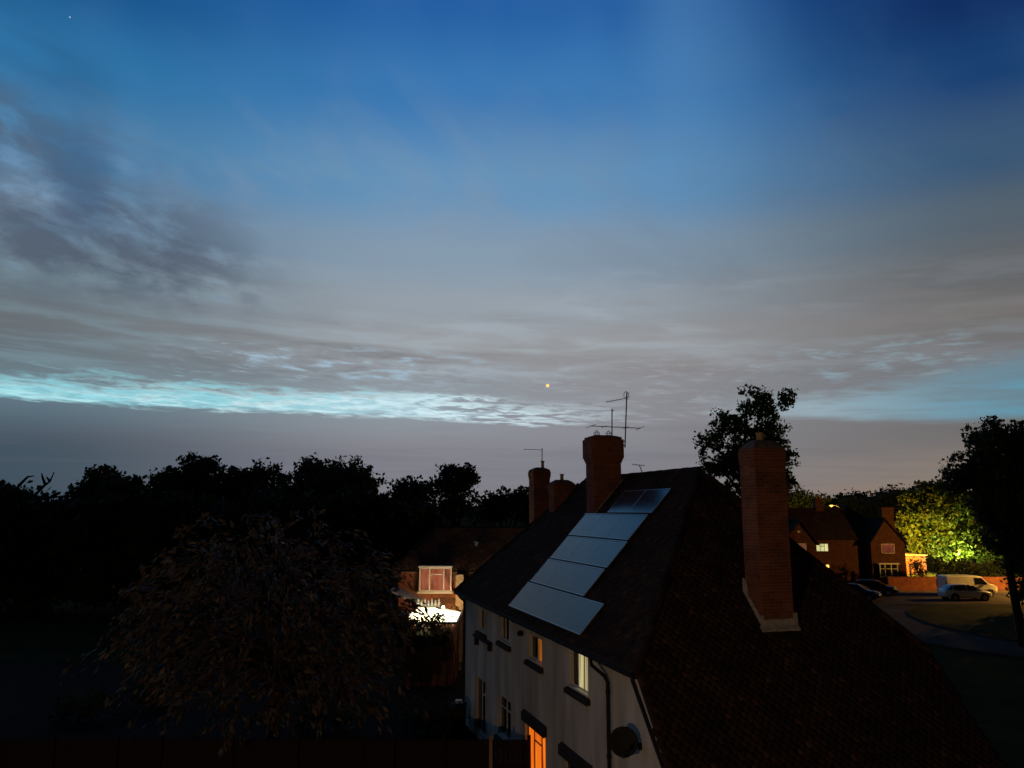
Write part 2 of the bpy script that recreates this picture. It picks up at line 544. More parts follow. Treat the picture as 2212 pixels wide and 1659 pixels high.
def blob_fill(cx, cy, cz, rx, ry, rz, n, s=0.55):
    """one big crown broken into n overlapping lobes"""
    out = [(cx, cy, cz, rx * 0.75, ry * 0.75, rz * 0.78)]
    for i in range(n):
        a = 2 * pi * i / n + rng.uniform(-.4, .4); e = rng.uniform(-0.5, 1.0)
        out.append((cx + cos(a) * rx * 0.62 * cos(e), cy + sin(a) * ry * 0.6 * cos(e), cz + sin(e) * rz * 0.62, rx * s * rng.uniform(.7, 1.05), ry * s * rng.uniform(.7, 1.05), rz * s * rng.uniform(.7, 1.05)))
    return out

# ------------------------------------------------------------------ materials
M_render = material('weathered_render', (0.56, 0.54, 0.50), 0.95, (0.33, 0.31, 0.285), 0.8, 9.0, 0.45, 60.0, 0.1, stretch=(1.6, 1.6, 0.35))
M_brick_dark = brick_material('old_red_brick', (0.27, 0.088, 0.047), (0.16, 0.055, 0.034), (0.20, 0.17, 0.14))
M_brick = brick_material('red_brick', (0.34, 0.10, 0.05), (0.24, 0.075, 0.04), (0.28, 0.24, 0.20))
M_tile = material('clay_roof_tile', (0.042, 0.023, 0.016), 0.97, (0.020, 0.012, 0.010), 1.3, 6.0, 0.4, 40.0, 0.25)
nt = M_tile.node_tree; pb = [n for n in nt.nodes if n.type == 'BSDF_PRINCIPLED'][0]; src = pb.inputs['Base Color'].links[0].from_socket
gi = nt.nodes.new('ShaderNodeNewGeometry'); rr_ = nt.nodes.new('ShaderNodeValToRGB')
rr_.color_ramp.elements[0].color = (0.35, 0.36, 0.38, 1); rr_.color_ramp.elements[1].color = (1.25, 1.12, 1.0, 1)
q_ = rr_.color_ramp.elements.new(0.93); q_.color = (1.0, 0.95, 0.9, 1); rr_.color_ramp.elements[2].color = (2.2, 1.9, 1.6, 1)
nt.links.new(gi.outputs['Random Per Island'], rr_.inputs[0])
mm_ = nt.nodes.new('ShaderNodeMix'); mm_.data_type = 'RGBA'; mm_.blend_type = 'MULTIPLY'; mm_.inputs[0].default_value = 0.85
nt.links.new(src, mm_.inputs[6]); nt.links.new(rr_.outputs[0], mm_.inputs[7]); nt.links.new(mm_.outputs[2], pb.inputs['Base Color'])
M_tile_base = material('roof_felt', (0.03, 0.02, 0.017), 0.95)
M_lead = material('lead_flashing', (0.42, 0.40, 0.37), 0.6, (0.25, 0.24, 0.22), 9.0, 4.0, 0.4, 25.0)
M_white = material('white_paint', (0.62, 0.61, 0.58), 0.45, (0.48, 0.47, 0.45), 6.0)
M_black = material('black_plastic', (0.012, 0.012, 0.013), 0.75, (0.022, 0.021, 0.02), 8.0, spec=0.15)
M_sill = material('dark_tile_sill', (0.030, 0.021, 0.018), 0.9, (0.018, 0.014, 0.012), 12.0, 4, 0.3, 50)
M_pot = material('terracotta_pot', (0.42, 0.27, 0.16), 0.8, (0.28, 0.17, 0.10), 9.0)
M_mortar = material('mortar_flaunching', (0.16, 0.12, 0.09), 0.95, (0.09, 0.06, 0.045), 14.0, 5, 0.6, 30)
M_alu = material('weathered_aluminium', (0.20, 0.20, 0.20), 0.45, (0.12, 0.11, 0.11), 20.0, 3, 0, 30, 0.5, 0.7)
M_glass = material('window_glass', (0.012, 0.014, 0.018), 0.04, None, spec=0.5, ior=1.52)
M_panel = material('solar_glass', (0.016, 0.022, 0.040), 0.10, (0.022, 0.030, 0.046), 1.6, 3, 0.02, 6.0, 0.6, 0.0, coat=0.0, ior=1.55)
nt = M_panel.node_tree; pb = [n for n in nt.nodes if n.type == 'BSDF_PRINCIPLED'][0]; src = pb.inputs['Base Color'].links[0].from_socket
tcp = nt.nodes.new('ShaderNodeTexCoord'); bk = nt.nodes.new('ShaderNodeTexBrick'); bk.offset = 0.0
bk.inputs['Scale'].default_value = 1.0; bk.inputs['Brick Width'].default_value = 0.155; bk.inputs['Row Height'].default_value = 0.155; bk.inputs['Mortar Size'].default_value = 0.0035
nt.links.new(tcp.outputs['UV'], bk.inputs['Vector'])
rm = nt.nodes.new('ShaderNodeMapRange'); rm.inputs['To Min'].default_value = 0.10; rm.inputs['To Max'].default_value = 0.26
n9 = nt.nodes.new('ShaderNodeTexNoise'); n9.inputs['Scale'].default_value = 1.1; n9.inputs['Detail'].default_value = 5
nt.links.new(tcp.outputs['UV'], n9.inputs['Vector']); nt.links.new(n9.outputs['Fac'], rm.inputs['Value']); nt.links.new(rm.outputs[0], pb.inputs['Roughness'])
mp_ = nt.nodes.new('ShaderNodeMix'); mp_.data_type = 'RGBA'; mp_.inputs[7].default_value = (0.10, 0.11, 0.12, 1)
nt.links.new(bk.outputs['Fac'], mp_.inputs[0]); nt.links.new(src, mp_.inputs[6]); nt.links.new(mp_.outputs[2], pb.inputs['Base Color'])
M_pframe = material('panel_frame', (0.40, 0.41, 0.42), 0.35, (0.30, 0.31, 0.32), 10.0, metal=0.8)
M_dish = material('dark_dish_paint', (0.012, 0.012, 0.012), 0.8, (0.008, 0.008, 0.008), 14.0)
E_warmwhite = emission('lit_curtain_cream', lin(242, 226, 164), 0.95, lin(120, 108, 74), 1.0, (7.0, 0.25, 1))
E_orange = emission('lit_curtain_orange', lin(255, 132, 30), 1.0, lin(206, 72, 12), 1.0, (6.0, 0.6, 1))
E_dim = emission('dim_lit_blind_orange', lin(190, 105, 28), 0.8, lin(120, 60, 15), 1.0, (5.0, 0.8, 1))

# ------------------------------------------------------------------ the rendered semi-detached house
AXA = radians(-17.0)
AV = Vector((sin(AXA), cos(AXA), 0)); BV = Vector((cos(AXA), -sin(AXA), 0)); ZV = Vector((0, 0, 1))
K = 1.18


def HF(p):
    return AV * (K * p[0]) + BV * (K * p[1]) + ZV * (CAM_H + (p[2] - 7.8) * K)


ZG = 7.8 - CAM_H / K
UE, ZE, UR, ZR = 6.24, 4.95, 9.74, 8.72
S0, S1, SR0, SR1 = 12.9, 27.2, 16.45, 23.75
UWALL = 6.54
house = empty('semi_detached_house', HF((20, 9.74, ZG)), 'long cream rendered house with steep tiled hipped roof carrying solar panels', 'house')

HOLES = {  # s0, s1, z0, z1
    'A': (24.20, 25.10, 3.93, 4.62), 'B': (21.58, 22.62, 4.00, 4.72), 'C': (18.85, 19.90, 3.95, 4.57), 'D': (15.88, 16.97, 3.88, 4.68),
    'E': (24.05, 25.45, 0.80, 2.45), 'F': (21.50, 22.78, 1.35, 2.47), 'G': (18.62, 20.20, 1.10, 2.36), 'H': (15.79, 17.42, 1.15, 2.30)}


def wall_face(mb, s0, s1, z0, z1, u, holes, depth):
    ss = sorted({s0, s1} | {h[0] for h in holes} | {h[1] for h in holes}); zs = sorted({z0, z1} | {h[2] for h in holes} | {h[3] for h in holes})
    for i in range(len(ss) - 1):
        for j in range(len(zs) - 1):
            cs, cz = (ss[i] + ss[i + 1]) / 2, (zs[j] + zs[j + 1]) / 2
            if any(h[0] < cs < h[1] and h[2] < cz < h[3] for h in holes): continue
            mb.add([(ss[i], u, zs[j]), (ss[i + 1], u, zs[j]), (ss[i + 1], u, zs[j + 1]), (ss[i], u, zs[j + 1])], [(0, 1, 2, 3)])
    for a0, a1, b0, b1 in holes:
        d = u + depth
        mb.add([(a0, u, b0), (a1, u, b0), (a1, u, b1), (a0, u, b1), (a0, d, b0), (a1, d, b0), (a1, d, b1), (a0, d, b1)],
               [(0, 1, 5, 4), (1, 2, 6, 5), (2, 3, 7, 6), (3, 0, 4, 7)])


mb = MB(HF)
wall_face(mb, 13.1, 26.9, ZG, ZE + 0.25, UWALL, list(HOLES.values()), 0.13)
kh = (ZR - ZE) / (SR0 - S0)
zr_ = lambda s: ZE + kh * (s - S0) - 0.14
mb.add([(13.1, UWALL, ZG), (10.95, UWALL, ZG), (10.95, UWALL, zr_(10.95)), (13.1, UWALL, zr_(13.1))], [(0, 1, 2, 3)])
mb.add([(10.95, UWALL, ZG), (10.95, 12.2, ZG), (10.95, 12.2, zr_(10.95)), (10.95, UWALL, zr_(10.95))], [(0, 1, 2, 3)])
mb.add([(10.95, 12.2, ZG), (13.1, 12.2, ZG), (13.1, 12.2, zr_(13.1)), (10.95, 12.2, zr_(10.95))], [(0, 1, 2, 3)])
mb.add([(26.9, UWALL, ZG), (26.9, 12.45, ZG), (26.9, 12.45, ZE + 0.25), (26.9, UWALL, ZE + 0.25)], [(0, 1, 2, 3)])
mb.box((13.12, 6.80, ZG), (26.86, 12.45, ZE + 0.2))
mb.build('wall', M_render, house, recalc=False)

# roof: solid slabs, then overlapping clay tiles
PE00, PE10, PR0, PR1 = (S0, UE, ZE), (S1, UE, ZE), (SR0, UR, ZR), (SR1, UR, ZR)
PE01, PE11 = (S0, 12.74, ZE), (S1, 12.74, ZE)
zc = lambda s: ZE + kh * (s - S0)
CL, CR_ = (10.55, 6.12, zc(10.55)), (10.55, 12.50, zc(10.55))
mb = MB(HF)
mb.prism([PE00, PE10, PR1, PR0], (0, 0, -0.10))
mb.prism([PE01, PE11, PR1, PR0], (0, 0, -0.10))
mb.prism([PE10, PE11, PR1], (0, 0, -0.10))
mb.prism([PR0, PE00, CL, CR_, PE01], (0, 0, -0.10))
roof = mb.build('roof', M_tile_base, house)


def tiles(name, poly, along, mat, parent, w=0.19, g=0.12, skip=None):
    """rows of overlapping tiles on a flat convex outline (world points, eave edge first)"""
    P = [Vector(p) for p in poly]
    n = (P[1] - P[0]).cross(P[2] - P[0]).normalized()
    if n.z < 0: n = -n
    e1 = Vector(along).normalized(); e1 = (e1 - n * e1.dot(n)).normalized(); e2 = n.cross(e1)
    if e2.z < 0: e2 = -e2
    O = P[0]
    q = np.array([[(p - O).dot(e1), (p - O).dot(e2)] for p in P])
    x0, y0 = q.min(0); x1, y1 = q.max(0)
    rows = np.arange(y0, y1, g); cols = np.arange(x0 - w, x1 + w, w)
    gx, gy = np.meshgrid(cols, rows)
    gx = gx + (np.arange(len(rows)) % 2)[:, None] * w / 2
    c = np.stack([gx.ravel() + w / 2, gy.ravel() + g * 0.5], 1)
    area = 0.5 * np.sum(q[:, 0] * np.roll(q[:, 1], -1) - np.roll(q[:, 0], -1) * q[:, 1])
    ok = np.ones(len(c), bool)
    for i in range(len(q)):
        a_, b_ = q[i], q[(i + 1) % len(q)]
        cr = (b_[0] - a_[0]) * (c[:, 1] - a_[1]) - (b_[1] - a_[1]) * (c[:, 0] - a_[0])
        ok &= (cr * np.sign(area)) > -0.01
    c = c[ok]; m = len(c)
    sag = 0.012 * np.sin(c[:, 0] * 0.9 + 1.3 * np.sin(c[:, 1] * 0.7))
    jx = nrng.normal(0, 0.007, m); jh = nrng.normal(0, 0.006, m).clip(-.008, .02); jt = nrng.normal(0, 0.009, m) + sag
    L = g * 1.45
    xs = np.stack([c[:, 0] - w * 0.485 + jx, c[:, 0] + w * 0.485 + jx], 1)
    yl = c[:, 1] - g * 0.5 + jt; yu = yl + L
    hl_ = 0.034 + jh; hu = 0.012 + jh * 0.4
    V = np.zeros((m, 8, 3)); E1, E2, NN, OO = (np.array(t) for t in (e1, e2, n, O))
    for k, (sx, yy, hh) in enumerate([(0, yl, hl_), (1, yl, hl_), (1, yu, hu), (0, yu, hu), (0, yl, hl_ - 0.018), (1, yl, hl_ - 0.018), (1, yu, hu - 0.018), (0, yu, hu - 0.018)]):
        V[:, k, :] = OO + xs[:, sx][:, None] * E1 + yy[:, None] * E2 + hh[:, None] * NN
    Q = np.array([[0, 1, 2, 3], [4, 5, 1, 0], [5, 6, 2, 1], [7, 4, 0, 3]])
    quads = (np.arange(m)[:, None, None] * 8 + Q[None]).reshape(-1, 4)
    o = fast_mesh(name, V.reshape(-1, 3), quads, mat, parent)
    o['kind'] = 'stuff'
    return o


W3 = lambda *pp: [HF(p) for p in pp]
tiles('roof_tile_courses', W3(PE00, PE10, PR1, PR0), AV, M_tile, roof)
tiles('roof_tile_courses', W3((S0, 6.24, ZE), (S0, 12.70, ZE), PR0), BV, M_tile, roof)
tiles('roof_tile_courses', W3(CL, CR_, (S0, 12.70, ZE), (S0, 6.24, ZE)), BV, M_tile, roof)
tiles('roof_tile_courses', W3(PE01, PE11, PR1, PR0), AV, M_tile, roof)


def ridge_caps(p, q, parent, r=0.11, step=0.32):
    p, q = Vector(p), Vector(q); L = (q - p).length; d = (q - p) / L
    mb = MB(); n = int(L / step)
    for i in range(n):
        a_ = p + d * (i * step); b_ = p + d * (i * step + step * 1.03)
        j = Vector((0, 0, rng.uniform(-.008, .008) - 0.03))
        mb.tube([a_ + j, b_ + j + Vector((0, 0, 0.008))], [r, r * 0.93], 8)
    return tag(mb.build('ridge_capping', M_tile, parent, recalc=False), kind='stuff')


up = lambda p: HF(p) + Vector((0, 0, 0.02))
ridge_caps(up(PR0), up(PR1), roof)
ridge_caps(up(PE00), up(PR0), roof, 0.10)
ridge_caps(up(PE10), up(PR1), roof, 0.10)
ridge_caps(up((S0, 12.70, ZE)), up(PR0), roof, 0.10)

# verge boards of the low sweep, fascia, gutter, downpipe
mb = MB(HF); mb.prism([(S0 + 0.1, 6.16, ZE - 0.03), (10.6, 6.16, zc(10.6) - 0.12), (10.6, 6.16, zc(10.6) - 0.24), (S0 + 0.1, 6.16, ZE - 0.15)], (0, 0.04, 0))
mb.build('verge_board', M_black, house)
mb = MB(HF); mb.box((S0 + 0.15, 6.33, ZE - 0.16), (24.9, 6.36, ZE - 0.02)); mb.build('fascia', M_sill, house)  # near length coloured dark for its unlit look
mb = MB(HF); mb.box((24.905, 6.33, ZE - 0.16), (S1 - 0.1, 6.36, ZE - 0.02)); mb.build('fascia', M_white, house)['label'] = 'far length of the fascia, coloured white to look lamplit'  # lamplight on the far fascia is put into its white colour
mb = MB(HF); mb.box((S0 + 0.15, 6.361, ZE - 0.155), (S1 - 0.1, 6.535, ZE - 0.135)); mb.build('soffit', M_sill, house)
mb = MB(HF); mb.tube([(S0 + 0.1, 6.23, ZE - 0.09), (S1 - 0.05, 6.23, ZE - 0.07)], 0.062, 8)
for i in range(12):
    s_ = 13.4 + i * 1.15; mb.box((s_, 6.22, ZE - 0.15), (s_ + 0.03, 6.34, ZE - 0.125))
mb.build('gutter', M_black, house)
mb = MB(HF); mb.tube([(15.02, 6.24, ZE - 0.10), (15.00, 6.26, ZE - 0.26), (14.78, 6.44, ZE - 0.44), (14.70, 6.47, ZE - 0.54), (14.70, 6.47, ZG)], 0.043, 10)
for z_ in (4.2, 3.0, 1.8): mb.tube([(14.70, 6.47, z_), (14.70, 6.47, z_ + 0.06)], 0.056, 10)
mb.build('downpipe', M_black, house)
mb = MB(HF); mb.tube([(26.75, 6.24, ZE - 0.12), (26.78, 6.47, ZE - 0.35), (26.78, 6.47, ZG)], 0.045, 8); mb.build('downpipe', M_black, house)


def window(key, mull, trans, lit=None, litspan=None, sill=True, lintel=None, frame=M_white, door=False):
    s0, s1, z0, z1 = HOLES[key]; u = UWALL + 0.075; t = 0.045
    mb = MB(HF)
    mb.box((s0, u, z0), (s0 + t, u + 0.05, z1)); mb.box((s1 - t, u, z0), (s1, u + 0.05, z1))
    mb.box((s0 + t, u, z0), (s1 - t, u + 0.05, z0 + t)); mb.box((s0 + t, u, z1 - t), (s1 - t, u + 0.05, z1))
    xs = [s0 + t] + [s0 + (s1 - s0) * f for f in mull] + [s1 - t]
    for f in xs[1:-1]: mb.box((f - t / 2, u + 0.002, z0 + t), (f + t / 2, u + 0.048, z1 - t))
    for i, fz in trans:
        zz = z0 + (z1 - z0) * fz; mb.box((xs[i] + t / 2, u + 0.004, zz - t * 0.4), (xs[i + 1] - t / 2, u + 0.046, zz + t * 0.4))
    w = mb.build('window', frame, house)
    for i in range(len(xs) - 1):
        m2 = MB(HF); m2.box((xs[i], u + 0.02, z0 + t * 0.6), (xs[i + 1], u + 0.028, z1 - t * 0.6))
        if lit is not None and (litspan is None or i in litspan):
            m2.build('lit_pane', lit, w)
        else:
            m2.build('pane', M_glass, w)
    if sill:
        m3 = MB(HF); m3.prism([(s0 - 0.12, UWALL - 0.10, z0 - 0.07), (s0 - 0.12, UWALL + 0.10, z0 - 0.015), (s0 - 0.12, UWALL + 0.10, z0 - 0.15), (s0 - 0.12, UWALL - 0.10, z0 - 0.17)], (s1 - s0 + 0.24, 0, 0))
        m3.build('sill', M_sill, w)
        m3 = MB(HF); m3.box((s0 - 0.03, UWALL - 0.04, z0 - 0.013), (s1 + 0.03, UWALL + 0.09, z0 + 0.02)); m3.build('inner_sill', M_white, w)
    if lintel:
        m3 = MB(HF); m3.prism([(s0 - 0.10, UWALL - 0.09, z1 + 0.18), (s0 - 0.10, UWALL + 0.02, z1 + 0.26), (s0 - 0.10, UWALL + 0.02, z1 + 0.01), (s0 - 0.10, UWALL - 0.09, z1 - 0.02)], (s1 - s0 + 0.2, 0, 0))
        m3.build('window_hood', M_sill, w)
    return w


window('A', [0.5], [])
window('B', [0.33, 0.67], [])
window('C', [0.5], [], E_dim, {0})
window('D', [0.36, 0.68], [], E_warmwhite, {0, 1})
window('E', [0.3, 0.6], [(1, 0.72)], sill=False)
window('F', [0.5], [(0, 0.7), (1, 0.7)])
window('G', [0.32, 0.68], [(1, 0.70)], E_orange, None, lintel=True, frame=material('painted_dark_frame', (0.16, 0.14, 0.11), 0.5))
window('H', [0.33, 0.67], [], lintel=True)
mb = MB(HF); mb.box((23.40, 6.36, 3.72), (25.2, UWALL - 0.004, 3.78)); mb.box((23.45, 6.40, 3.52), (23.52, UWALL - 0.004, 3.715)); mb.box((25.06, 6.40, 3.45), (25.13, UWALL - 0.004, 3.715))
mb.build('bracket_shelf', M_sill, house)
mb = MB(HF); mb.lathe((20.38, 6.50, 4.50), [(0.07, -0.05), (0.09, 0.02), (0.085, 0.10), (0.04, 0.14)], 12, -BV); mb.build('vent', M_black, house)


# chimneys
def chimney(s0, s1, u0, u1, zb, zt, corbel=0.05, neck=0.0, mat=M_brick_dark, dome=0.12, label=None, capz=0.55):
    mb = MB(HF)
    mb.box((s0, u0, zb), (s1, u1, zt - capz))
    steps = 3; h = 0.066
    z = zt - capz
    for i in range(steps):
        e = corbel * (i + 1) / steps
        mb.box((s0 - e, u0 - e, z + 0.0005), (s1 + e, u1 + e, z + h)); z += h
    mb.box((s0 - corbel, u0 - corbel, z + 0.0005), (s1 + corbel, u1 + corbel, zt - 0.07))
    mb.box((s0 - corbel * 0.4, u0 - corbel * 0.4, zt - 0.0695), (s1 + corbel * 0.4, u1 + corbel * 0.4, zt))
    c = mb.build('chimney', mat, house, bevel=0.006)
    if label: c['label'] = label
    if dome:
        m2 = MB(HF); m2.frustum((s0, u0, zt + 0.001), (s1, u1, zt + dome * 0.5), (s1 - s0) * 0.12); m2.frustum((s0 + (s1 - s0) * .12, u0 + (s1 - s0) * .12, zt + dome * 0.5), (s1 - (s1 - s0) * .12, u1 - (s1 - s0) * .12, zt + dome), (s1 - s0) * 0.2)
        m2.build('flaunching', M_mortar, c)
    return c


def pot(parent, s, u, z, h, r, mat=M_pot, flare=True):
    m = MB(HF); m.lathe((s, u, z), [(r * 1.05, 0), (r * 0.95, h * 0.15), (r * 0.82, h * 0.75), (r * (1.2 if flare else 0.95), h * 0.84), (r * (1.2 if flare else 0.95), h), (r * 0.7, h), (r * 0.65, h * 0.6)], 14)
    return m.build('chimney_pot', mat, parent, smooth=False)


ch1 = chimney(13.45, 13.98, 9.23, 9.96, 4.9, 9.02, 0.018, dome=0.17, capz=0.34, label='tall brick stack with pale lead flashing round its foot')
pot(ch1, 13.72, 9.57, 9.15, 0.24, 0.10, flare=False)
mb = MB(HF)
mb.box((13.40, 9.18, 5.44), (13.447, 10.01, 5.66))
mb.box((13.41, 9.17, 5.6605), (13.446, 9.25, 5.74)); mb.box((13.41, 9.93, 5.6605), (13.446, 10.01, 5.76))
mb.prism([(13.40, 9.18, 5.50), (14.00, 9.18, 6.14), (14.00, 9.18, 6.40), (13.92, 9.18, 6.40), (13.84, 9.18, 6.08), (13.46, 9.18, 5.70)], (0, 0.035, 0))
mb.prism([(13.33, 9.14, 5.43), (13.33, 10.01, 5.43), (13.41, 10.01, 5.515), (13.41, 9.14, 5.515)], (0, 0, 0.03))
mb.build('lead_flashing', M_lead, ch1)
ch2 = chimney(20.50, 21.06, 8.71, 9.58, 6.6, 9.86, 0.07, dome=0.06, capz=0.75, label='broad corbelled brick stack with wire bird guards and aerials')
for u_ in (8.95, 9.33):
    mb = MB(HF)
    for k in range(8):
        a_ = 2 * pi * k / 8
        mb.tube([(20.78 + 0.10 * cos(a_), u_ + 0.10 * sin(a_), 9.90), (20.78 + 0.085 * cos(a_), u_ + 0.085 * sin(a_), 10.00), (20.78, u_, 10.07)], 0.006, 4)
    for r_, z_ in ((0.10, 9.93), (0.088, 9.985)):
        mb.tube([(20.78 + r_ * cos(2 * pi * k / 12), u_ + r_ * sin(2 * pi * k / 12), z_) for k in range(13)], 0.006, 4)
    mb.build('bird_guard', M_alu, ch2, recalc=False)
mb = MB(HF); mb.box((20.46, 8.64, 7.50), (20.50 - 0.003, 8.9, 7.66)); mb.prism([(20.46, 8.66, 7.45), (21.1, 8.66, 7.45), (21.1, 8.66, 7.66), (20.46, 8.66, 7.66)], (0, 0.045, 0))
mb.prism([(20.455, 8.72, 7.50), (20.455, 9.62, 8.47), (20.455, 9.62, 8.64), (20.455, 8.72, 7.68)], (0.04, 0, 0))
mb.build('lead_flashing', M_lead, ch2)
ch3 = chimney(23.9, 24.4, 8.75, 9.46, 6.9, 8.62, 0.06, dome=0.12, capz=0.28, label='short wide brick stack at the far end of the ridge')
pot(ch3, 24.15, 9.12, 8.73, 0.24, 0.075)
ch4 = chimney(27.9, 28.5, 9.40, 10.05, ZG, 9.26, 0.03, dome=0.10, capz=0.35, label='slim brick stack standing against the far end wall')
pot(ch4, 28.2, 9.86, 9.33, 0.34, 0.075)

# ------------------------------------------------------------------ solar panels on the left slope
TH = math.atan((ZR - ZE) / (UR - UE))
SLN = HF((0, -sin(TH), cos(TH))) - HF((0, 0, 0)); SLN.normalize()


def slope_pt(s, t, h):
    """s along the eave, t up the slope (model units), h metres above the tiles"""
    return HF((s, UE + t * cos(TH), ZE + t * sin(TH))) + SLN * h


def slope_box(mb, s0, s1, t0, t1, h0, h1):
    vs = [slope_pt(s, t, h) for h in (h0, h1) for (s, t) in ((s0, t0), (s1, t0), (s1, t1), (s0, t1))]
    return mb.add(vs, [(0, 3, 2, 1), (4, 5, 6, 7), (0, 1, 5, 4), (1, 2, 6, 5), (2, 3, 7, 6), (3, 0, 4, 7)])


rows = [('bottom', 0.20, 1.04, 15.74, 4, 1.31), ('second', 1.085, 1.895, 16.98, 3, 1.305), ('third', 1.94, 2.75, 16.95, 3, 1.305), ('fourth', 2.795, 3.61, 17.0, 3, 1.305), ('top', 3.66, 4.46, 16.90, 2, 1.30)]
ends = {4: ['nearest the downpipe', 'second from the downpipe end', 'third from the downpipe end', 'at the far end'], 3: ['at the downpipe end', 'in the middle', 'at the far end'], 2: ['away from the chimney', 'beside the corbelled chimney']}
for rn, t0, t1, sb, nc, wd in rows:
    for c in range(nc):
        s0, s1 = sb + c * wd, sb + c * wd + wd - 0.005
        big = rn == 'bottom' and c == 0
        e_ = 0.022 + rng.uniform(-.004, .004)
        pan = empty('solar_panel', slope_pt((s0 + s1) / 2, (t0 + t1) / 2, 0.06), 'solar panel in the %s row of the roof array, %s' % (rn, ends[nc][c]), 'solar panel', 'solar panels on the tiled roof')
        m1 = MB(); f = 0.022; sd = 0.03 if rn == 'top' else 0.007
        slope_box(m1, s0, s1, t0, t0 + f, 0.075, 0.115 + e_ * .1); slope_box(m1, s0, s1, t1 - f, t1, 0.075, 0.115 + e_ * .1)
        slope_box(m1, s0, s0 + sd, t0 + f, t1 - f, 0.075, 0.110); slope_box(m1, s1 - sd, s1, t0 + f, t1 - f, 0.075, 0.110)
        m1.build('frame', M_pframe, pan)
        m2 = MB(); slope_box(m2, s0 + .006, s1 - .006, t0 + f * .8, t1 - f * .8, 0.08, 0.108); m2.build('glass', M_panel, pan)
        for sa_ in (s0 + 0.25, s1 - 0.29):
            m3 = MB(); slope_box(m3, sa_, sa_ + 0.04, t0 + 0.02, t1 - 0.02, 0.030, 0.078); m3.build('mounting_rail', M_alu, pan)

# ------------------------------------------------------------------ satellite dish on the rendered wall
dc = HF((13.42, 6.20, 3.66))
dish = empty('satellite_dish', HF((13.42, UWALL, 3.60)), 'dark round satellite dish on the rendered wall beside the downpipe', 'satellite dish')
axd = (-AV * 0.82 - BV * 0.42 + ZV * 0.36).normalized()
mb = MB(); mb.lathe(dc, [(0.01, -0.035), (0.12, -0.03), (0.22, -0.008), (0.29, 0.03), (0.305, 0.035), (0.29, 0.042), (0.22, 0.004), (0.12, -0.018), (0.01, -0.023)], 24, axd)
mb.build('reflector', M_dish, dish, smooth=True)
lnb = dc + axd * 0.36 - ZV * 0.16 + BV * 0.10
mb = MB(); mb.tube([dc - ZV * 0.30, dc - ZV * 0.34 + axd * 0.2, lnb], 0.016, 6); mb.build('arm', M_black, dish)
mb = MB(); mb.lathe(lnb, [(0.035, -0.06), (0.04, 0), (0.05, 0.03), (0.03, 0.06)], 10, -axd); mb.build('receiver', M_black, dish)
mb = MB(); mb.tube([HF((13.42, UWALL - 0.003, 3.58)), HF((13.42, UWALL - 0.08, 3.58)), dc - axd * 0.04], 0.022, 6); mb.box(tuple(HF((13.42, UWALL - 0.01, 3.55)) - Vector((.05, .05, .05))), tuple(HF((13.42, UWALL - 0.01, 3.55)) + Vector((.05, .05, .08))))
mb.build('wall_bracket', M_black, dish)


# ------------------------------------------------------------------ aerials
def yagi(mb, p, q, n, length, axis, r=0.009, taper=0.75):
    p, q = Vector(p), Vector(q); mb.tube([p, q], r * 1.5, 5)
    for i in range(n):
        c = p.lerp(q, (i + 0.3) / n); L = length * (1 - (1 - taper) * i / n) / 2
        mb.tube([c - Vector(axis) * L, c + Vector(axis) * L], r * 0.8, 4)


def place_px(x, y, s):
    """point on the upright plane across the house at depth s (model units) seen at picture point (x, y)"""
    d = px(x, y, 10.0) - Vector((0, 0, CAM_H)); t = K * s / d.dot(AV)
    return Vector((0, 0, CAM_H)) + d * t


T = lambda x, y: place_px(x, y, 20.9)
a1 = empty('television_aerial', T(1350, 965), 'tall aerial mast clamped to the side of the corbelled chimney with its beam pointing left', 'aerial')
mb = MB(); mb.tube([T(1350, 967), T(1354, 848)], 0.024, 6); mb.build('mast', M_alu, a1)
mb = MB(); yagi(mb, T(1354, 860), T(1309, 868.5), 9, 0.34, (0, 0.5, 0.25), 0.007); mb.build('beam', M_alu, a1, recalc=False)
mb = MB()
c = T(1353, 853)
mb.tube([c + Vector((0.09 * cos(2 * pi * k / 14), 0.02, 0.12 * sin(2 * pi * k / 14))) for k in range(15)], 0.011, 5)
mb.tube([c + Vector((0.10 + 0.02 * k, -0.12, -0.10)) for k in range(2)], 0.01, 5)
for dzz in (-0.10, 0.0, 0.10): mb.tube([c + Vector((0.06, -0.22, dzz - 0.05)), c + Vector((0.06, 0.22, dzz - 0.05))], 0.008, 4)
mb.build('reflector', M_alu, a1, recalc=False)
for yy in (953, 962): mb = MB(); mb.tube([T(1350, yy), T(1343.5, yy)], 0.022, 6); mb.build('clamp', M_black, a1)
a2 = empty('television_aerial', HF((20.78, 9.36, 9.92)), 'short aerial mast on top of the corbelled chimney with a long level cross beam', 'aerial')
mb = MB(); mb.tube([T(1322, 945), T(1322, 883)], 0.022, 6); mb.tube([T(1322, 887), T(1326, 887)], 0.015, 5); mb.build('mast', M_alu, a2)
mb = MB(); mb.tube([T(1275, 920), T(1384, 925)], 0.015, 6)
for (x, y, l) in ((1276.5, 920.5, 1.0), (1305, 921.8, .55), (1352, 923.5, .55), (1383, 924.8, 1.0)):
    c = T(x, y); dv = Vector((0.22, 0.40, 0.11)) * l
    mb.tube([c - dv, c + dv], 0.009, 4)
mb.build('cross_beam', M_alu, a2, recalc=False)
T4 = lambda x, y: place_px(x, y, 28.2)
a3 = empty('television_aerial', T4(1171, 1012), 'slim aerial with one level arm on the far brick chimney', 'aerial')
mb = MB(); mb.tube([T4(1171, 1013), T4(1171, 968)], 0.022, 6); mb.build('mast', M_alu, a3)
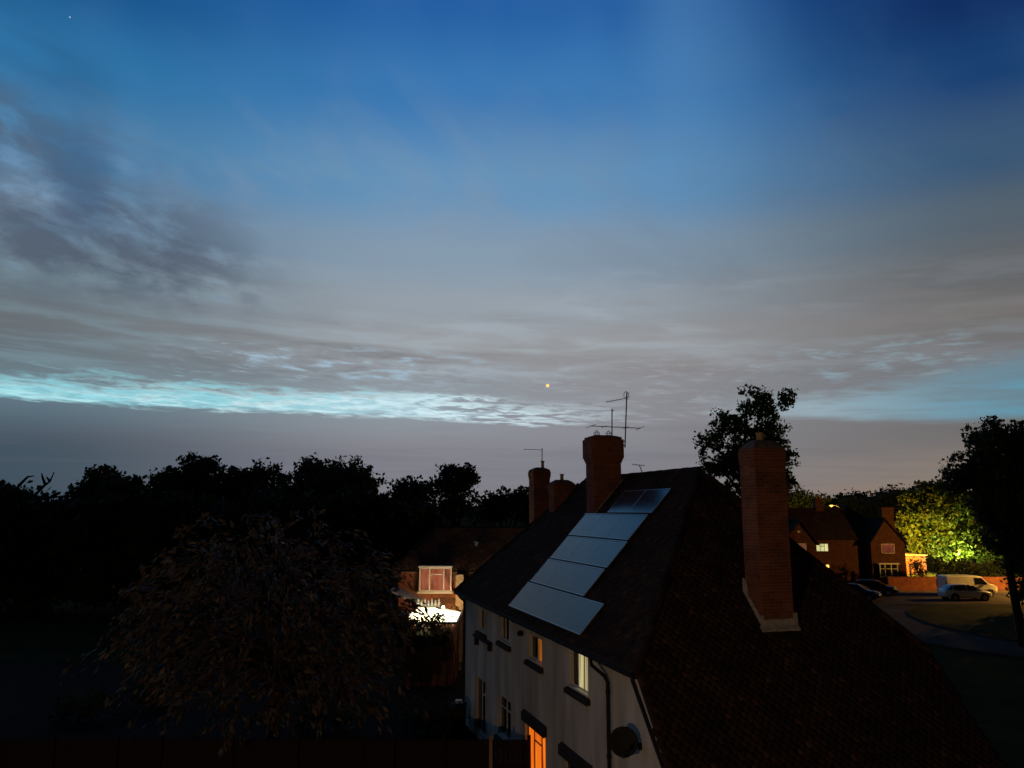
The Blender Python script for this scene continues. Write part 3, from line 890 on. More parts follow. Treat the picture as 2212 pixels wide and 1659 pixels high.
mb = MB(); yagi(mb, T4(1172, 972), T4(1131, 970.5), 8, 0.3, (0, 0.7, 0.15), 0.008); mb.build('beam', M_alu, a3, recalc=False)
T5 = lambda x, y: place_px(x, y, 19.6)
a4 = empty('television_aerial', HF((19.6, 9.95, 8.45)), 'small pale aerial just showing above the tiled ridge', 'aerial')
mb = MB(); mb.tube([HF((19.6, 9.95, 8.42)), T5(1381, 1004)], 0.016, 5); mb.build('mast', M_alu, a4)
mb = MB(); yagi(mb, T5(1366, 1003), T5(1393, 1006), 6, 0.16, (0, 0.6, 0.5), 0.006); mb.build('beam', M_alu, a4, recalc=False)

# ------------------------------------------------------------------ ground, roads, hill
M_grass = material('short_grass', (0.050, 0.055, 0.016), 1.0, (0.030, 0.030, 0.011), 0.35, 8.0, 0.8, 6.0, 0.02)
M_asphalt = material('worn_asphalt', (0.075, 0.066, 0.058), 1.0, (0.045, 0.040, 0.036), 0.5, 8.0, 0.5, 60.0, 0.05)
M_pave = material('concrete_paving', (0.17, 0.15, 0.13), 0.9, (0.11, 0.10, 0.085), 0.9, 6.0, 0.3, 30.0, 0.2)
M_kerb = material('concrete_kerb', (0.065, 0.058, 0.05), 1.0, (0.045, 0.040, 0.036), 3.0, spec=0.02)
M_soil = material('garden_soil', (0.022, 0.015, 0.010), 1.0, (0.012, 0.009, 0.006), 0.8, 7.0, 0.8, 8.0, 0.1)
M_bark = material('bark', (0.060, 0.042, 0.030), 0.95, (0.030, 0.022, 0.017), 5.0, 5.0, 0.8, 14.0, 0.1)
M_leaf = material('oak_leaf', (0.032, 0.050, 0.016), 0.6, (0.058, 0.085, 0.026), 0.6, 3.0, spec=0.3, trans=0.22)
M_leaf2 = material('lime_leaf', (0.045, 0.080, 0.012), 0.55, (0.090, 0.140, 0.018), 0.7, 3.0, spec=0.3, trans=0.35)
M_leaf3 = material('walnut_leaf', (0.034, 0.024, 0.016), 0.5, (0.130, 0.096, 0.068), 2.2, 3.0, spec=0.4, trans=0.2)
M_hedge = material('hedge_leaf', (0.022, 0.034, 0.012), 0.65, (0.036, 0.052, 0.018), 0.8, 3.0, spec=0.2, trans=0.15)

mb = MB(); mb.add([(-2500, -300, 0), (2500, -300, 0), (2500, 4500, 0), (-2500, 4500, 0)], [(0, 1, 2, 3)])
tag(mb.build('ground', M_grass, origin=(0, 0, 0), recalc=False), kind='structure')
mb = MB(); mb.add([(-24, 6, 0.004), (4.0, 6, 0.004), (-2.5, 44, 0.004), (-34, 44, 0.004)], [(0, 1, 2, 3)])
tag(mb.build('garden', M_soil, recalc=False), kind='structure')


def strip(name, pts, w, z, mat, kerb=False):
    pts = [Vector((p[0], p[1], 0)) for p in pts]; L = []; R = []
    fine = []
    for i in range(len(pts) - 1):
        for k in range(6):
            t = k / 6.0
            p0, p1, p2, p3 = pts[max(i - 1, 0)], pts[i], pts[i + 1], pts[min(i + 2, len(pts) - 1)]
            fine.append(0.5 * ((2 * p1) + (p2 - p0) * t + (2 * p0 - 5 * p1 + 4 * p2 - p3) * t * t + (3 * p1 - p0 - 3 * p2 + p3) * t ** 3))
    fine.append(pts[-1])
    for i, p in enumerate(fine):
        d = (fine[min(i + 1, len(fine) - 1)] - fine[max(i - 1, 0)]).normalized(); nrm = Vector((-d.y, d.x, 0))
        L.append(p + nrm * w / 2); R.append(p - nrm * w / 2)
    n = len(fine); mb = MB()
    mb.add([(p.x, p.y, z) for p in L + R], [(i, i + 1, n + i + 1, n + i) for i in range(n - 1)])
    road = tag(mb.build(name, mat, recalc=False), kind='structure')
    if kerb:
        for S, sg in ((L, 1), (R, -1)):
            mb = MB()
            for i in range(n - 1):
                d = (S[i + 1] - S[i]).normalized(); nn = Vector((-d.y, d.x, 0)) * 0.13 * sg
                mb.prism([(S[i].x, S[i].y, 0), (S[i + 1].x, S[i + 1].y, 0), (S[i + 1].x + nn.x, S[i + 1].y + nn.y, 0), (S[i].x + nn.x, S[i].y + nn.y, 0)], (0, 0, 0.11))
            mb.build('kerb', M_kerb, road)
    return road


strip('access_road', [(95, 42), (70, 42.5), (48, 43), (36, 45), (30, 50), (28, 58), (29.5, 66), (33, 71.0)], 6.0, 0.008, M_asphalt, True)
strip('road', [(10, 76), (30, 76), (50, 76), (75, 76), (120, 76)], 9.6, 0.012, M_asphalt)
strip('pavement', [(10, 81.9), (60, 81.9), (120, 81.9)], 2.0, 0.016, M_pave)

# far wooded hill
prof = [(-1500, 1098), (200, 1092), (1200, 1086), (1700, 1084), (1760, 1079), (1830, 1071), (1890, 1066), (1945, 1058), (1990, 1062), (2100, 1062), (2400, 1070), (3200, 1082), (4400, 1090)]
HY = 340.0
mb = MB(); vs = []
for (x, y) in prof:
    t = px(x, y + 6, HY); vs += [(t.x, HY - 90, -0.5), (t.x, HY - 35, max(t.z, 1) * 0.6), (t.x, HY, t.z), (t.x, HY + 160, -0.5)]
mb.add(vs, [(i * 4 + k, (i + 1) * 4 + k, (i + 1) * 4 + k + 1, i * 4 + k + 1) for i in range(len(prof) - 1) for k in range(3)])
tag(mb.build('hill', M_grass, origin=(0, HY, 0), recalc=False), kind='structure')
P = []
for i in range(len(prof) - 1):
    (xa, ya), (xb, yb) = prof[i], prof[i + 1]
    if xa < 1200 or xa > 2600: continue
    for k in range(int((xb - xa) * 0.22)):
        t_ = rng.random(); p = px(xa + (xb - xa) * t_, ya + (yb - ya) * t_ + 5, HY)
        f = rng.random() ** 0.7
        r_ = rng.uniform(1.5, 3.2)
        c = np.array([p.x, HY - 60 * (1 - f), p.z * (0.35 + 0.65 * f)])
        P.append(c + nrng.normal(size=(90, 3)) * r_ * np.array([.8, .8, .5]))
v, q = leaf_quads(np.concatenate(P), 1.5, 1.4)
tag(fast_mesh('wooded_hillside', v, q, M_hedge, origin=(0, HY, 0)), 'dark wooded ridge on the skyline behind the brick houses', 'woodland', kind='stuff')


# ------------------------------------------------------------------ trees along the left
def pblob(x, y, Y, rx, rz=None, ry=None):
    p = px(x, y, Y); s = Y / F
    rz = rx if rz is None else rz
    return (p.x, p.y, p.z, rx * s, (ry if ry else rx) * s * 0.9, rz * s)


def crown_px(cx, top, hw, bottom, Y, n):
    c = px(cx, (top + bottom) / 2, Y); s = Y / F
    return blob_fill(c.x, c.y, c.z, hw * s, hw * s * 0.9, (bottom - top) / 2 * s, n)


G_left = 'big trees beyond the gardens'
LT = [
    ('ragged tree with bare dead branches sticking out of its crown', -22, 1020, 98, 1200, 78, 8, 70),
    ('rounded dome-shaped tree beside the ragged dead-branched tree', 248, 1008, 92, 1210, 76, 7, 80),
    ('tallest lumpy tree of the row beyond the gardens', 408, 984, 86, 1220, 82, 7, 85),
    ('flat-topped tree between the tallest tree and the broad domed one', 545, 999, 92, 1220, 84, 8, 80),
    ('broad domed tree of the row with smooth wide crown', 722, 989, 112, 1220, 78, 9, 100),
]
for lab, cx, top, hw, bot, Y, n, cl in LT:
    b = px(cx, 1200, Y)
    tree('broadleaf_tree', lab, 'tree', (b.x, Y, 0), 3.0, 0.42, crown_px(cx, top, hw, bot, Y, n), cl * 9, 34, 0.36, 0.42, M_leaf, M_bark, G_left, limbs=10, shell=0.34)
Y = 72
b = px(985, 1200, Y)
tree('broadleaf_tree', 'loose round-headed tree with sky showing through, behind the red brick house', 'tree', (b.x, Y, 0), 3.0, 0.28,
     [pblob(985, 1050, Y, 44, 42), pblob(1005, 1035, Y, 30), pblob(958, 1040, Y, 26), pblob(985, 1090, Y, 46, 30)], 120, 44, 0.36, 0.34, M_leaf, M_bark, G_left, limbs=16, shell=0.2)
b = px(890, 1200, 74)
tree('broadleaf_tree', 'low straggly tree between the broad domed tree and the loose round-headed one', 'tree', (b.x, 74, 0), 2.0, 0.22,
     [pblob(895, 1065, 74, 38, 22), pblob(918, 1052, 74, 16), pblob(868, 1072, 74, 26), pblob(890, 1110, 74, 60, 40)], 110, 50, 0.42, 0.38, M_leaf, M_bark, G_left, limbs=10, shell=0.3)
b = px(1082, 1200, 80)
tree('broadleaf_tree', 'small rounded tree just left of the slim far chimney', 'tree', (b.x, 80, 0), 2.0, 0.2,
     [pblob(1085, 1092, 80, 30, 24), pblob(1050, 1108, 80, 34, 26), pblob(1135, 1088, 80, 34, 26), pblob(1165, 1110, 80, 34, 26)], 110, 54, 0.5, 0.42, M_leaf, M_bark, G_left, limbs=8, shell=0.3)
# dead branches of the ragged tree
rt = [o for o in bpy.data.objects if o.get('label', '').startswith('ragged tree')][0]
mb = MB()
Yd = 76.0
for pts in ([(70, 1075), (95, 1050), (108, 1040), (117, 1020)], [(98, 1048), (92, 1032), (90, 1022)], [(60, 1085), (100, 1076), (118, 1075), (142, 1070)], [(108, 1040), (100, 1030)], [(40, 1050), (60, 1030), (74, 1028)]):
    P_ = [px(x, y, Yd) for x, y in pts]; mb.tube(P_, [0.16 - 0.11 * i / (len(P_) - 1) for i in range(len(P_))], 5)
mb.build('dead_branch', M_bark, rt, recalc=False)

# understorey: a row of separate big shrubs in front of those trees
Yh = 66
words = ['under the ragged tree', 'between the ragged tree and the dome-shaped tree', 'under the dome-shaped tree', 'in front of the tallest tree', 'in front of the flat-topped tree', 'in front of the broad domed tree', 'beside the low straggly tree', 'left of the red brick house roof']
for i, w_ in enumerate(words):
    x = -40 + i * 128
    b = px(x, 1200, Yh + (i % 3) * 2)
    tree('garden_shrub', 'dark wide shrub ' + w_, 'shrub', (b.x, b.y, 0), 0.8, 0.18, [pblob(x, 1150, Yh, 92, 70), pblob(x - 40, 1110 + (i * 37 % 30), Yh, 52, 36), pblob(x + 45, 1100 + (i * 23 % 34), Yh, 48, 34), pblob(x, 1240, Yh, 95, 75)],
         150, 50, 0.6, 0.55, M_hedge, M_bark, 'shrubs at the end of the gardens', limbs=5, shell=0.3)

# the big-leaved tree in the near garden
Yn = 26.0
b = px(590, 1600, Yn)
tree('walnut_tree', 'spreading big-leaved tree in the near garden with pale hanging leaf sprays', 'tree', (b.x, Yn, 0), 2.6, 0.24,
     [pblob(570, 1300, Yn, 235, 150), pblob(450, 1340, Yn, 150, 130), pblob(720, 1310, Yn, 140, 140), pblob(570, 1190, Yn, 170, 85), pblob(400, 1390, Yn, 110, 70), pblob(790, 1400, Yn, 90, 80), pblob(560, 1450, Yn, 210, 90), pblob(340, 1330, Yn, 60, 60), pblob(700, 1480, Yn, 120, 60), pblob(820, 1330, Yn, 50, 60)],
     620, 20, 0.24, 0.24, M_leaf3, M_bark, None, limbs=40, shell=0.25, aspect=3.0, droop=0.3, spray=0.85)

# tall tree behind the ridge
Yt = 56.0
b = px(1618, 1300, Yt)
tree('tall_tree', 'tall open-crowned tree with gaps in its foliage rising behind the tiled ridge', 'tree', (b.x, Yt, 0), 9.0, 0.38,
     [pblob(1640, 872, Yt, 48, 40), pblob(1698, 858, Yt, 17, 22), pblob(1575, 915, Yt, 40, 34), pblob(1535, 960, Yt, 26, 34), pblob(1600, 985, Yt, 78, 70), pblob(1660, 940, Yt, 44, 56), pblob(1695, 995, Yt, 22, 50), pblob(1640, 1050, Yt, 78, 40), pblob(1540, 1015, Yt, 26, 34)],
     330, 42, 0.25, 0.25, M_leaf2, M_bark, None, limbs=44, shell=0.2)

# ------------------------------------------------------------------ trees on the right
Yl = 106.0
b = px(2035, 1250, Yl)
tree('lamplit_tree', 'big rounded tree lit yellow green from below behind the hedge', 'tree', (b.x, Yl, 0), 3.2, 0.4,
     [pblob(2030, 1115, Yl, 75, 72), pblob(1978, 1120, Yl, 40, 62), pblob(2060, 1175, Yl, 66, 44), pblob(1985, 1175, Yl, 26, 30), pblob(2100, 1130, Yl, 55, 75), pblob(2010, 1070, Yl, 42, 30), pblob(2150, 1170, Yl, 60, 60)],
     560, 48, 0.40, 0.42, M_leaf2, M_bark, None, limbs=20, shell=0.35)
tb = px(2190, 1395, 50.0)
tree('green_tree', 'tall dark tree with slim leaning trunk standing on the grass by the road', 'tree', (31.9, 49.8, 0), 8.2, 0.24,
     [pblob(2150, 950, 49.8, 62, 46), pblob(2215, 960, 49.8, 70, 50), pblob(2110, 1010, 49.8, 58, 40), pblob(2200, 1040, 49.8, 95, 66), pblob(2070, 1040, 49.8, 34, 22), pblob(2280, 1020, 49.8, 90, 90), pblob(2190, 1110, 49.8, 60, 56), pblob(2160, 1120, 49.8, 50, 60), pblob(2215, 1180, 49.8, 60, 52), pblob(2150, 1060, 49.8, 70, 50)],
     620, 60, 0.30, 0.26, M_leaf, M_bark, None, lean=(-0.75, 0), limbs=34, shell=0.25)
b = px(2300, 1300, 66)
tree('green_tree', 'dark bushy tree at the right end of the low brick wall', 'tree', (b.x - 2.2, 66, 0), 2.4, 0.26,
     [pblob(2270, 1140, 66, 75, 90), pblob(2235, 1210, 66, 40, 60), pblob(2205, 1265, 66, 22, 30)], 200, 56, 0.40, 0.34, M_leaf, M_bark, None, limbs=10, shell=0.3)
b = px(1735, 1150, 150)
tree('broadleaf_tree', 'rounded tree catching street light behind the left gable of the far house', 'tree', (b.x - 1, 148, 0), 3.0, 0.3,
     [pblob(1722, 1080, 148, 36, 24), pblob(1765, 1090, 148, 30, 18), pblob(1700, 1100, 148, 40, 40)], 110, 40, 0.6, 0.5, M_leaf2, M_bark, None, limbs=8, shell=0.3)
for lab, x, y, r in (('dark shrubby tree behind the far house beneath the skyline lamp', 1835, 1096, 38), ('dark broad tree behind the right gable chimney of the far house', 1895, 1094, 44), ('dark clipped-looking tree on the skyline left of the lamplit tree', 1948, 1075, 34)):
    b = px(x, 1200, 165)
    tree('broadleaf_tree', lab, 'tree', (b.x, 165, 0), 3.0, 0.3, [pblob(x, y, 165, r, 22), pblob(x - 20, y + 12, 165, r, 24), pblob(x + 18, y + 14, 165, r, 24)], 90, 40, 0.7, 0.55, M_leaf, M_bark, None, limbs=6, shell=0.3)

# hedge behind the brick wall
hp = []
for i in range(560):
    t_ = rng.random()
    x_ = 43.9 + 29.1 * t_
    hp.append(np.array([x_, 86.0 + rng.uniform(-.5, .5), rng.uniform(0.2, 2.7 + 0.2 * sin(x_ * 1.7) + 0.12 * sin(x_ * 5))]) + nrng.normal(size=(60, 3)) * 0.26)
v, q = leaf_quads(np.concatenate(hp), 0.20, 1.5)
hed = empty('hedge', (61, 86, 0), 'long dark hedge running behind the low brick wall', 'hedge')
fast_mesh('foliage', v, q, M_hedge, hed)
mb = MB()
for i in range(16): mb.tube([(45.2 + i * 1.7, 86, 0), (45.3 + i * 1.7, 86.1, 1.9)], [0.06, 0.02], 5)
mb.build('stems', M_bark, hed, recalc=False)

# ------------------------------------------------------------------ red brick house with the glowing lantern roof
M_dash = material('pebbledash', (0.40, 0.33, 0.24), 0.95, (0.24, 0.19, 0.13), 5.0, 6.0, 0.9, 40.0, 0.15)
E_room = emission('lit_room_red', lin(226, 128, 92), 0.62, lin(120, 62, 40), 1.0, (1.6, 0.7, 1))
E_lantern = emission('lit_roof_glass', (1.0, 0.90, 0.58), 4.5, (1.0, 0.86, 0.50), 2.0)
YB = 46.0
M_tile2 = material('brown_roof_tile', (0.21, 0.105, 0.062), 0.95, (0.12, 0.062, 0.040), 1.1, 6.0, 0.4, 30.0, 0.1)
bh = empty('brick_house', (-2, YB + 4, 0), 'red brick house with hipped roof and lit bay window beyond the rendered house', 'house')
XL = px(862, 1222, YB).x
mb = MB(); mb.box((XL, YB, 0), (4.0, YB + 8, 5.0)); mb.build('wall', M_brick, bh)
e = 0.35
rl = px(946, 1139, YB + 4); zr = rl.z
mb = MB()
A_, B_, C_, D_ = (XL - e, YB - e, 4.98), (4.4, YB - e, 4.98), (4.4, YB + 8 + e, 4.98), (XL - e, YB + 8 + e, 4.98)
R1_, R2_ = (rl.x, YB + 4, zr), (3.0, YB + 4, zr)
mb.add([A_, B_, C_, D_, R1_, R2_], [(0, 1, 5, 4), (1, 2, 5), (2, 3, 4, 5), (3, 0, 4), (0, 3, 2, 1)])
br = mb.build('roof', M_tile_base, bh)
tiles('roof_tile_courses', [Vector(p) for p in (A_, B_, R2_, R1_)], (1, 0, 0), M_tile2, br, 0.26, 0.18)
tiles('roof_tile_courses', [Vector(p) for p in (D_, A_, R1_)], (0, 1, 0), M_tile2, br, 0.26, 0.18)
ridge_caps(Vector(A_), Vector(R1_), br); ridge_caps(Vector(R1_), Vector(R2_), br)
mb = MB(); mb.tube([(XL - e, YB - e - 0.06, 4.93), (4.4, YB - e - 0.06, 4.90)], 0.06, 6); mb.build('gutter', M_black, bh)
mb = MB(); mb.box((XL - e + .02, YB - e + .02, 4.86), (4.35, YB - e + .05, 4.975)); mb.build('fascia', M_white, bh)
p0, p1 = px(906, 1226, YB - 0.5), px(975, 1278, YB - 0.5)
wx0, wx1, wz1, wz0 = p0.x, p1.x, p0.z, p1.z
mb = MB()
for x_ in (wx0, wx0 + (wx1 - wx0) * 0.30, wx0 + (wx1 - wx0) * 0.74, wx1 - 0.07): mb.box((x_, YB - 0.55, wz0), (x_ + 0.08, YB - 0.45, wz1))
for z_ in (wz0, wz1 - 0.07): mb.box((wx0 + 0.081, YB - 0.545, z_), (wx1 - 0.071, YB - 0.455, z_ + 0.07))
mb.box((wx0 + (wx1 - wx0) * 0.30 + .081, YB - 0.54, wz1 - 0.42), (wx0 + (wx1 - wx0) * 0.74 - .001, YB - 0.46, wz1 - 0.36))
bw = mb.build('window', M_white, bh)
mb = MB(); mb.box((wx0 + 0.02, YB - 0.47, wz0 + 0.02), (wx1 - 0.02, YB - 0.462, wz1 - 0.02)); mb.build('lit_pane', E_room, bw)
mb = MB(); mb.box((wx0 - 0.1, YB - 0.62, wz0 - 0.10), (wx1 + 0.1, YB - 0.002, wz0 - 0.003)); mb.build('sill', M_white, bw)
mb = MB(); mb.box((wx0, YB - 0.44, wz0), (wx0 + 0.05, YB - 0.002, wz1)); mb.box((wx1 - 0.05, YB - 0.44, wz0), (wx1, YB - 0.002, wz1)); mb.box((wx0 - .05, YB - 0.60, wz1 + .003), (wx1 + .05, YB - 0.002, wz1 + 0.08)); mb.build('bay_cheek', M_white, bw)
mb = MB(); a_ = px(984, 1300, YB - 1.0); b_ = px(1001, 1240, YB - 1.0)
mb.box((a_.x, YB - 1.0, 0), (b_.x, YB - 0.002, 4.78)); mb.build('render_pier', M_dash, bh)
mb = MB(); mb.box((b_.x + 0.5, YB - 0.06, 2.6), (4.0, YB - 0.001, 4.84)); mb.build('pebbledash_panel', M_dash, bh)
mb = MB(); mb.tube([(b_.x + 0.12, YB - 0.42, 4.88), (b_.x + 0.16, YB - 0.10, 4.6), (b_.x + 0.30, YB - 0.10, 4.3), (b_.x + 0.30, YB - 0.10, 0)], 0.05, 6); mb.build('downpipe', M_black, bh)
mb = MB(); l0, l1 = px(938, 1279, YB).x, a_.x - 0.01
mb.prism([(l0, YB - 0.002, 3.35), (l0, YB - 2.5, 2.55), (l0, YB - 2.5, 2.45), (l0, YB - 0.002, 3.2)], (l1 - l0, 0, 0)); lt = mb.build('lean_to_roof', M_tile_base, bh)
tiles('roof_tile_courses', [Vector((l0, YB - 2.5, 2.55)), Vector((l1, YB - 2.5, 2.55)), Vector((l1, YB, 3.35)), Vector((l0, YB, 3.35))], (1, 0, 0), M_tile2, lt, 0.26, 0.18)
mb = MB(); mb.lathe((px(1030, 1170, YB + 2).x, YB + 2.0, 6.15), [(0.12, 0), (0.11, 0.25), (0.16, 0.30), (0.10, 0.36)], 10); mb.build('vent_pipe', M_white, br)

# garden room: brick walls, white lantern roof full of light, cresting on its ridge
M_lwhite = material('white_upvc', (0.72, 0.72, 0.69), 0.35, (0.62, 0.62, 0.60), 5.0)
YG = 41.0
gx0, gx1 = px(876, 1345, YG - 2).x, px(980, 1345, YG - 2).x
gr = empty('garden_room', ((gx0 + gx1) / 2, YG, 0), 'brick garden room with brightly lit white glazed roof and ridge cresting', 'garden room')
y0_, y1_, ze = YG - 1.9, YG + 1.9, px(900, 1345, YG - 1.9).z
mb = MB(); mb.box((gx0, y0_, 0), (gx1, y1_, ze - 0.12)); mb.build('wall', M_brick_dark, gr)
r0, r1 = px(903, 1312, YG), px(948, 1312, YG)
zr2 = r0.z
EV = [(gx0 - .15, y0_ - .15, ze), (gx1 + .15, y0_ - .15, ze), (gx1 + .15, y1_, ze), (gx0 - .15, y1_, ze)]
RA, RB = (r0.x, YG, zr2), (r1.x, YG, zr2)
mb = MB(); mb.add([Vector(p) - Vector((0, 0, .04)) for p in EV + [RA, RB]], [(0, 1, 5, 4), (1, 2, 5), (2, 3, 4, 5), (3, 0, 4)]); gl = mb.build('roof_glazing', E_lantern, gr, recalc=False)
mb = MB()
for i in range(9):
    f = i / 8; e_ = Vector(EV[0]).lerp(Vector(EV[1]), f); r_ = Vector(RA).lerp(Vector(RB), max(0, min(1, (f - 0.15) / 0.7)))
    mb.tube([e_, r_], 0.014, 5)
for i in range(5):
    f = i / 4
    mb.tube([Vector(EV[1]).lerp(Vector(EV[2]), f), RB], 0.014, 5); mb.tube([Vector(EV[0]).lerp(Vector(EV[3]), f), RA], 0.014, 5)
mb.build('glazing_bar', M_lwhite, gr, recalc=False)
mb = MB(); mb.tube([EV[3], EV[0], EV[1], EV[2]], 0.07, 6); mb.build('gutter', M_lwhite, gr, recalc=False)
mb = MB(); mb.tube([RA, RB], 0.06, 6)
for i in range(7):
    x_ = r0.x + (r1.x - r0.x) * i / 6; h = 0.46 if i % 2 == 0 else 0.38
    mb.lathe((x_, YG, zr2), [(0.035, 0), (0.03, h * .35), (0.065, h * .5), (0.03, h * .65), (0.05, h * .8), (0.008, h)], 8)
mb.tube([(r0.x, YG, zr2 + .12), (r1.x, YG, zr2 + .12)], 0.018, 5)
mb.build('ridge_cresting', M_lwhite, gr, recalc=False)
w0, w1 = px(899, 1352, y0_), px(930, 1374, y0_)
mb = MB(); mb.box((w0.x, y0_ - 0.05, w1.z), (w0.x + .07, y0_ - .002, w0.z)); mb.box((w1.x - .07, y0_ - .05, w1.z), (w1.x, y0_ - .002, w0.z)); mb.box((w0.x + .071, y0_ - .05, w1.z), (w1.x - .071, y0_ - .002, w1.z + .07)); mb.box((w0.x + .071, y0_ - .05, w0.z - .07), (w1.x - .071, y0_ - .002, w0.z))
gw = mb.build('window', M_lwhite, gr)
mb = MB(); mb.box((w0.x + .03, y0_ - .03, w1.z + .03), (w1.x - .03, y0_ - .022, w0.z - .03)); mb.build('lit_pane', emission('dim_room', lin(150, 130, 90), 0.5, lin(40, 34, 24), 2.0, (2, 1, 1)), gw)
lampd = bpy.data.lights.new('garden_room_light', 'POINT'); lampd.energy = 800; lampd.color = (1.0, 0.58, 0.22); lampd.shadow_soft_size = 0.12
lo = bpy.data.objects.new('wall_lantern_light', lampd); col.objects.link(lo)
wl = empty('wall_lantern', (a_.x - 0.55, YB - 2.62, 3.0), 'bright lantern on a bracket beside the glowing garden room', 'lantern')
lo.parent = wl; lo.location = (0, -0.05, 0.16)
mb = MB(); mb.lathe((a_.x - 0.55, YB - 2.67, 2.99), [(0.05, 0), (0.08, .03), (0.085, .22), (0.03, .30)], 8, closed=True); mb.build('glass', emission('lantern_glass', (1, .78, .42), 6.0), wl)
mb = MB(); mb.lathe((a_.x - 0.55, YB - 2.67, 3.29), [(0.11, 0), (0.02, .09)], 8); mb.tube([(a_.x - 0.55, YB - 2.67, 2.99), (a_.x - 0.55, YB - 2.62, 2.8), (a_.x - 0.55, YB - 2.45, 2.56)], 0.018, 6); mb.build('bracket', M_black, wl)

# grey roofed shed left of it, climber on its eaves
sx0, sx1 = px(850, 1290, 43).x, px(903, 1290, 43).x
sh = empty('garden_shed', ((sx0 + sx1) / 2, 43.4, 0), 'shed with sloping pale felt roof left of the garden room', 'shed')
mb = MB(); mb.box((sx0, 42.7, 0), (sx1 - .05, 44.6, 2.9)); mb.build('wall', material('shed_boards', (0.06, 0.042, 0.03), 0.9, (0.035, 0.026, 0.02), 4.0), sh)
mb = MB(); z0_, z1_ = px(858, 1272, 43).z, px(903, 1302, 43).z
mb.prism([(sx0 - .15, 42.5, z0_), (sx1 + .1, 42.5, z1_), (sx1 + .1, 42.5, z1_ - .09), (sx0 - .15, 42.5, z0_ - .09)], (0, 2.3, 0.02)); mb.build('roof', material('pale_felt', (0.30, 0.29, 0.28), 0.9, (0.20, 0.19, 0.18), 3.0), sh)
pts = []
for i in range(120):
    x_ = rng.uniform(gx0 - 1.2, gx0 + 1.1) if i < 84 else rng.uniform(gx0 + 1.2, gx1 - .3)
    pts.append(np.array([x_, y0_ - 0.45 + rng.uniform(-.2, .2), ze + rng.uniform(-1.4, .10) + (0.35 if x_ < gx0 + .3 else (0.45 if abs(x_ - r1.x) < .3 else 0))]) + nrng.normal(size=(26, 3)) * 0.14)
cl = empty('climbing_plant', (gx0 + 0.7, y0_ - 0.45, 0), 'dark leafy climber in front of the glowing garden room eaves', 'climber')
v, q = leaf_quads(np.concatenate(pts), 0.13, 1.5); fast_mesh('foliage', v, q, M_hedge, cl)
mb = MB()
for i in range(7): mb.tube([(gx0 + i * .4, y0_ - .4, 0), (gx0 + i * .4 + .1, y0_ - .45, ze * .5), (gx0 + i * .36, y0_ - .45, ze)], [0.03, .02, .01], 5)
mb.build('stem', M_bark, cl, recalc=False)

# ------------------------------------------------------------------ garden fence, wheelie bin, box
M_wood = material('stained_fence_wood', (0.022, 0.012, 0.010), 0.97, (0.013, 0.008, 0.007), 2.0, 5, 0.5, 20, 0.2, stretch=(6, 6, 0.6))
M_wood2 = material('lit_post_wood', (0.30, 0.20, 0.12), 0.85, (0.20, 0.13, 0.08), 2.0, 5, stretch=(6, 6, 0.6))  # pale tone puts the orange window's light into one post's colour
YF = 24.0
fn = empty('garden_fence', (-8, YF, 0), 'dark red stained board fence across the near garden', 'fence')
posts = [-17.2, -15.3, -13.45, -11.6, -10.3, -8.2, -6.3, -4.4, -3.49, -2.0, -0.62, 0.5]
for p_ in posts:
    mb = MB(); mb.box((p_ - .05, YF - .11, 0), (p_ + .05, YF - .012, 1.92)); mb.build('post', M_wood2 if p_ in (-0.62,) else M_wood, fn)
bd = None; x_ = -17.3; k_ = 0
base_board = None
while x_ < 0.45:
    if abs(x_ + .072 - (-0.62)) > 0.09 or True:
        if base_board is None:
            mb = MB(); mb.box((x_, YF, 0.05), (x_ + .138, YF + .018, 1.78)); base_board = mb.build('board', M_wood, fn); x_first = x_
        else:
            c = base_board.copy(); col.objects.link(c); c.parent = fn
            c.location = (x_ - x_first, rng.uniform(-.004, .006), rng.uniform(-.012, .012))
    x_ += 0.145
for z_ in (0.3, 1.0, 1.55):
    mb = MB(); mb.box((-17.3, YF + .026, z_), (0.5, YF + .066, z_ + .08)); mb.build('rail', M_wood, fn)

bn = px(990, 1556, 31.0)
wb = empty('wheelie_bin', (bn.x, 31, 0), 'dark wheelie bin at the far end of the rendered wall', 'bin')
mb = MB(); mb.add([(bn.x - .24, 30.72, .12), (bn.x + .24, 30.72, .12), (bn.x + .24, 31.2, .12), (bn.x - .24, 31.2, .12), (bn.x - .29, 30.62, 1.02), (bn.x + .29, 30.62, 1.02), (bn.x + .29, 31.32, 1.02), (bn.x - .29, 31.32, 1.02)], [(0, 3, 2, 1), (4, 5, 6, 7), (0, 1, 5, 4), (1, 2, 6, 5), (2, 3, 7, 6), (3, 0, 4, 7)])
mb.build('body', M_black, wb, bevel=0.015)
mb = MB(); mb.prism([(bn.x - .31, 30.58, 1.03), (bn.x - .31, 31.36, 1.03), (bn.x - .31, 31.34, 1.12), (bn.x - .31, 30.9, 1.15), (bn.x - .31, 30.60, 1.08)], (.62, 0, 0)); mb.build('lid', M_black, wb)
for sx in (-.27, .22):
    mb = MB(); mb.lathe((bn.x + sx, 31.25, .12), [(.12, 0), (.12, .05)], 12, (1, 0, 0)); mb.build('wheel', M_black, wb)
mb = MB(); mb.box((bn.x - .12, 30.82, 1.155), (bn.x + .16, 31.05, 1.28)); tag(mb.build('plastic_tub', M_lwhite, bevel=0.02), 'small white plastic tub on the wheelie bin lid', 'tub')

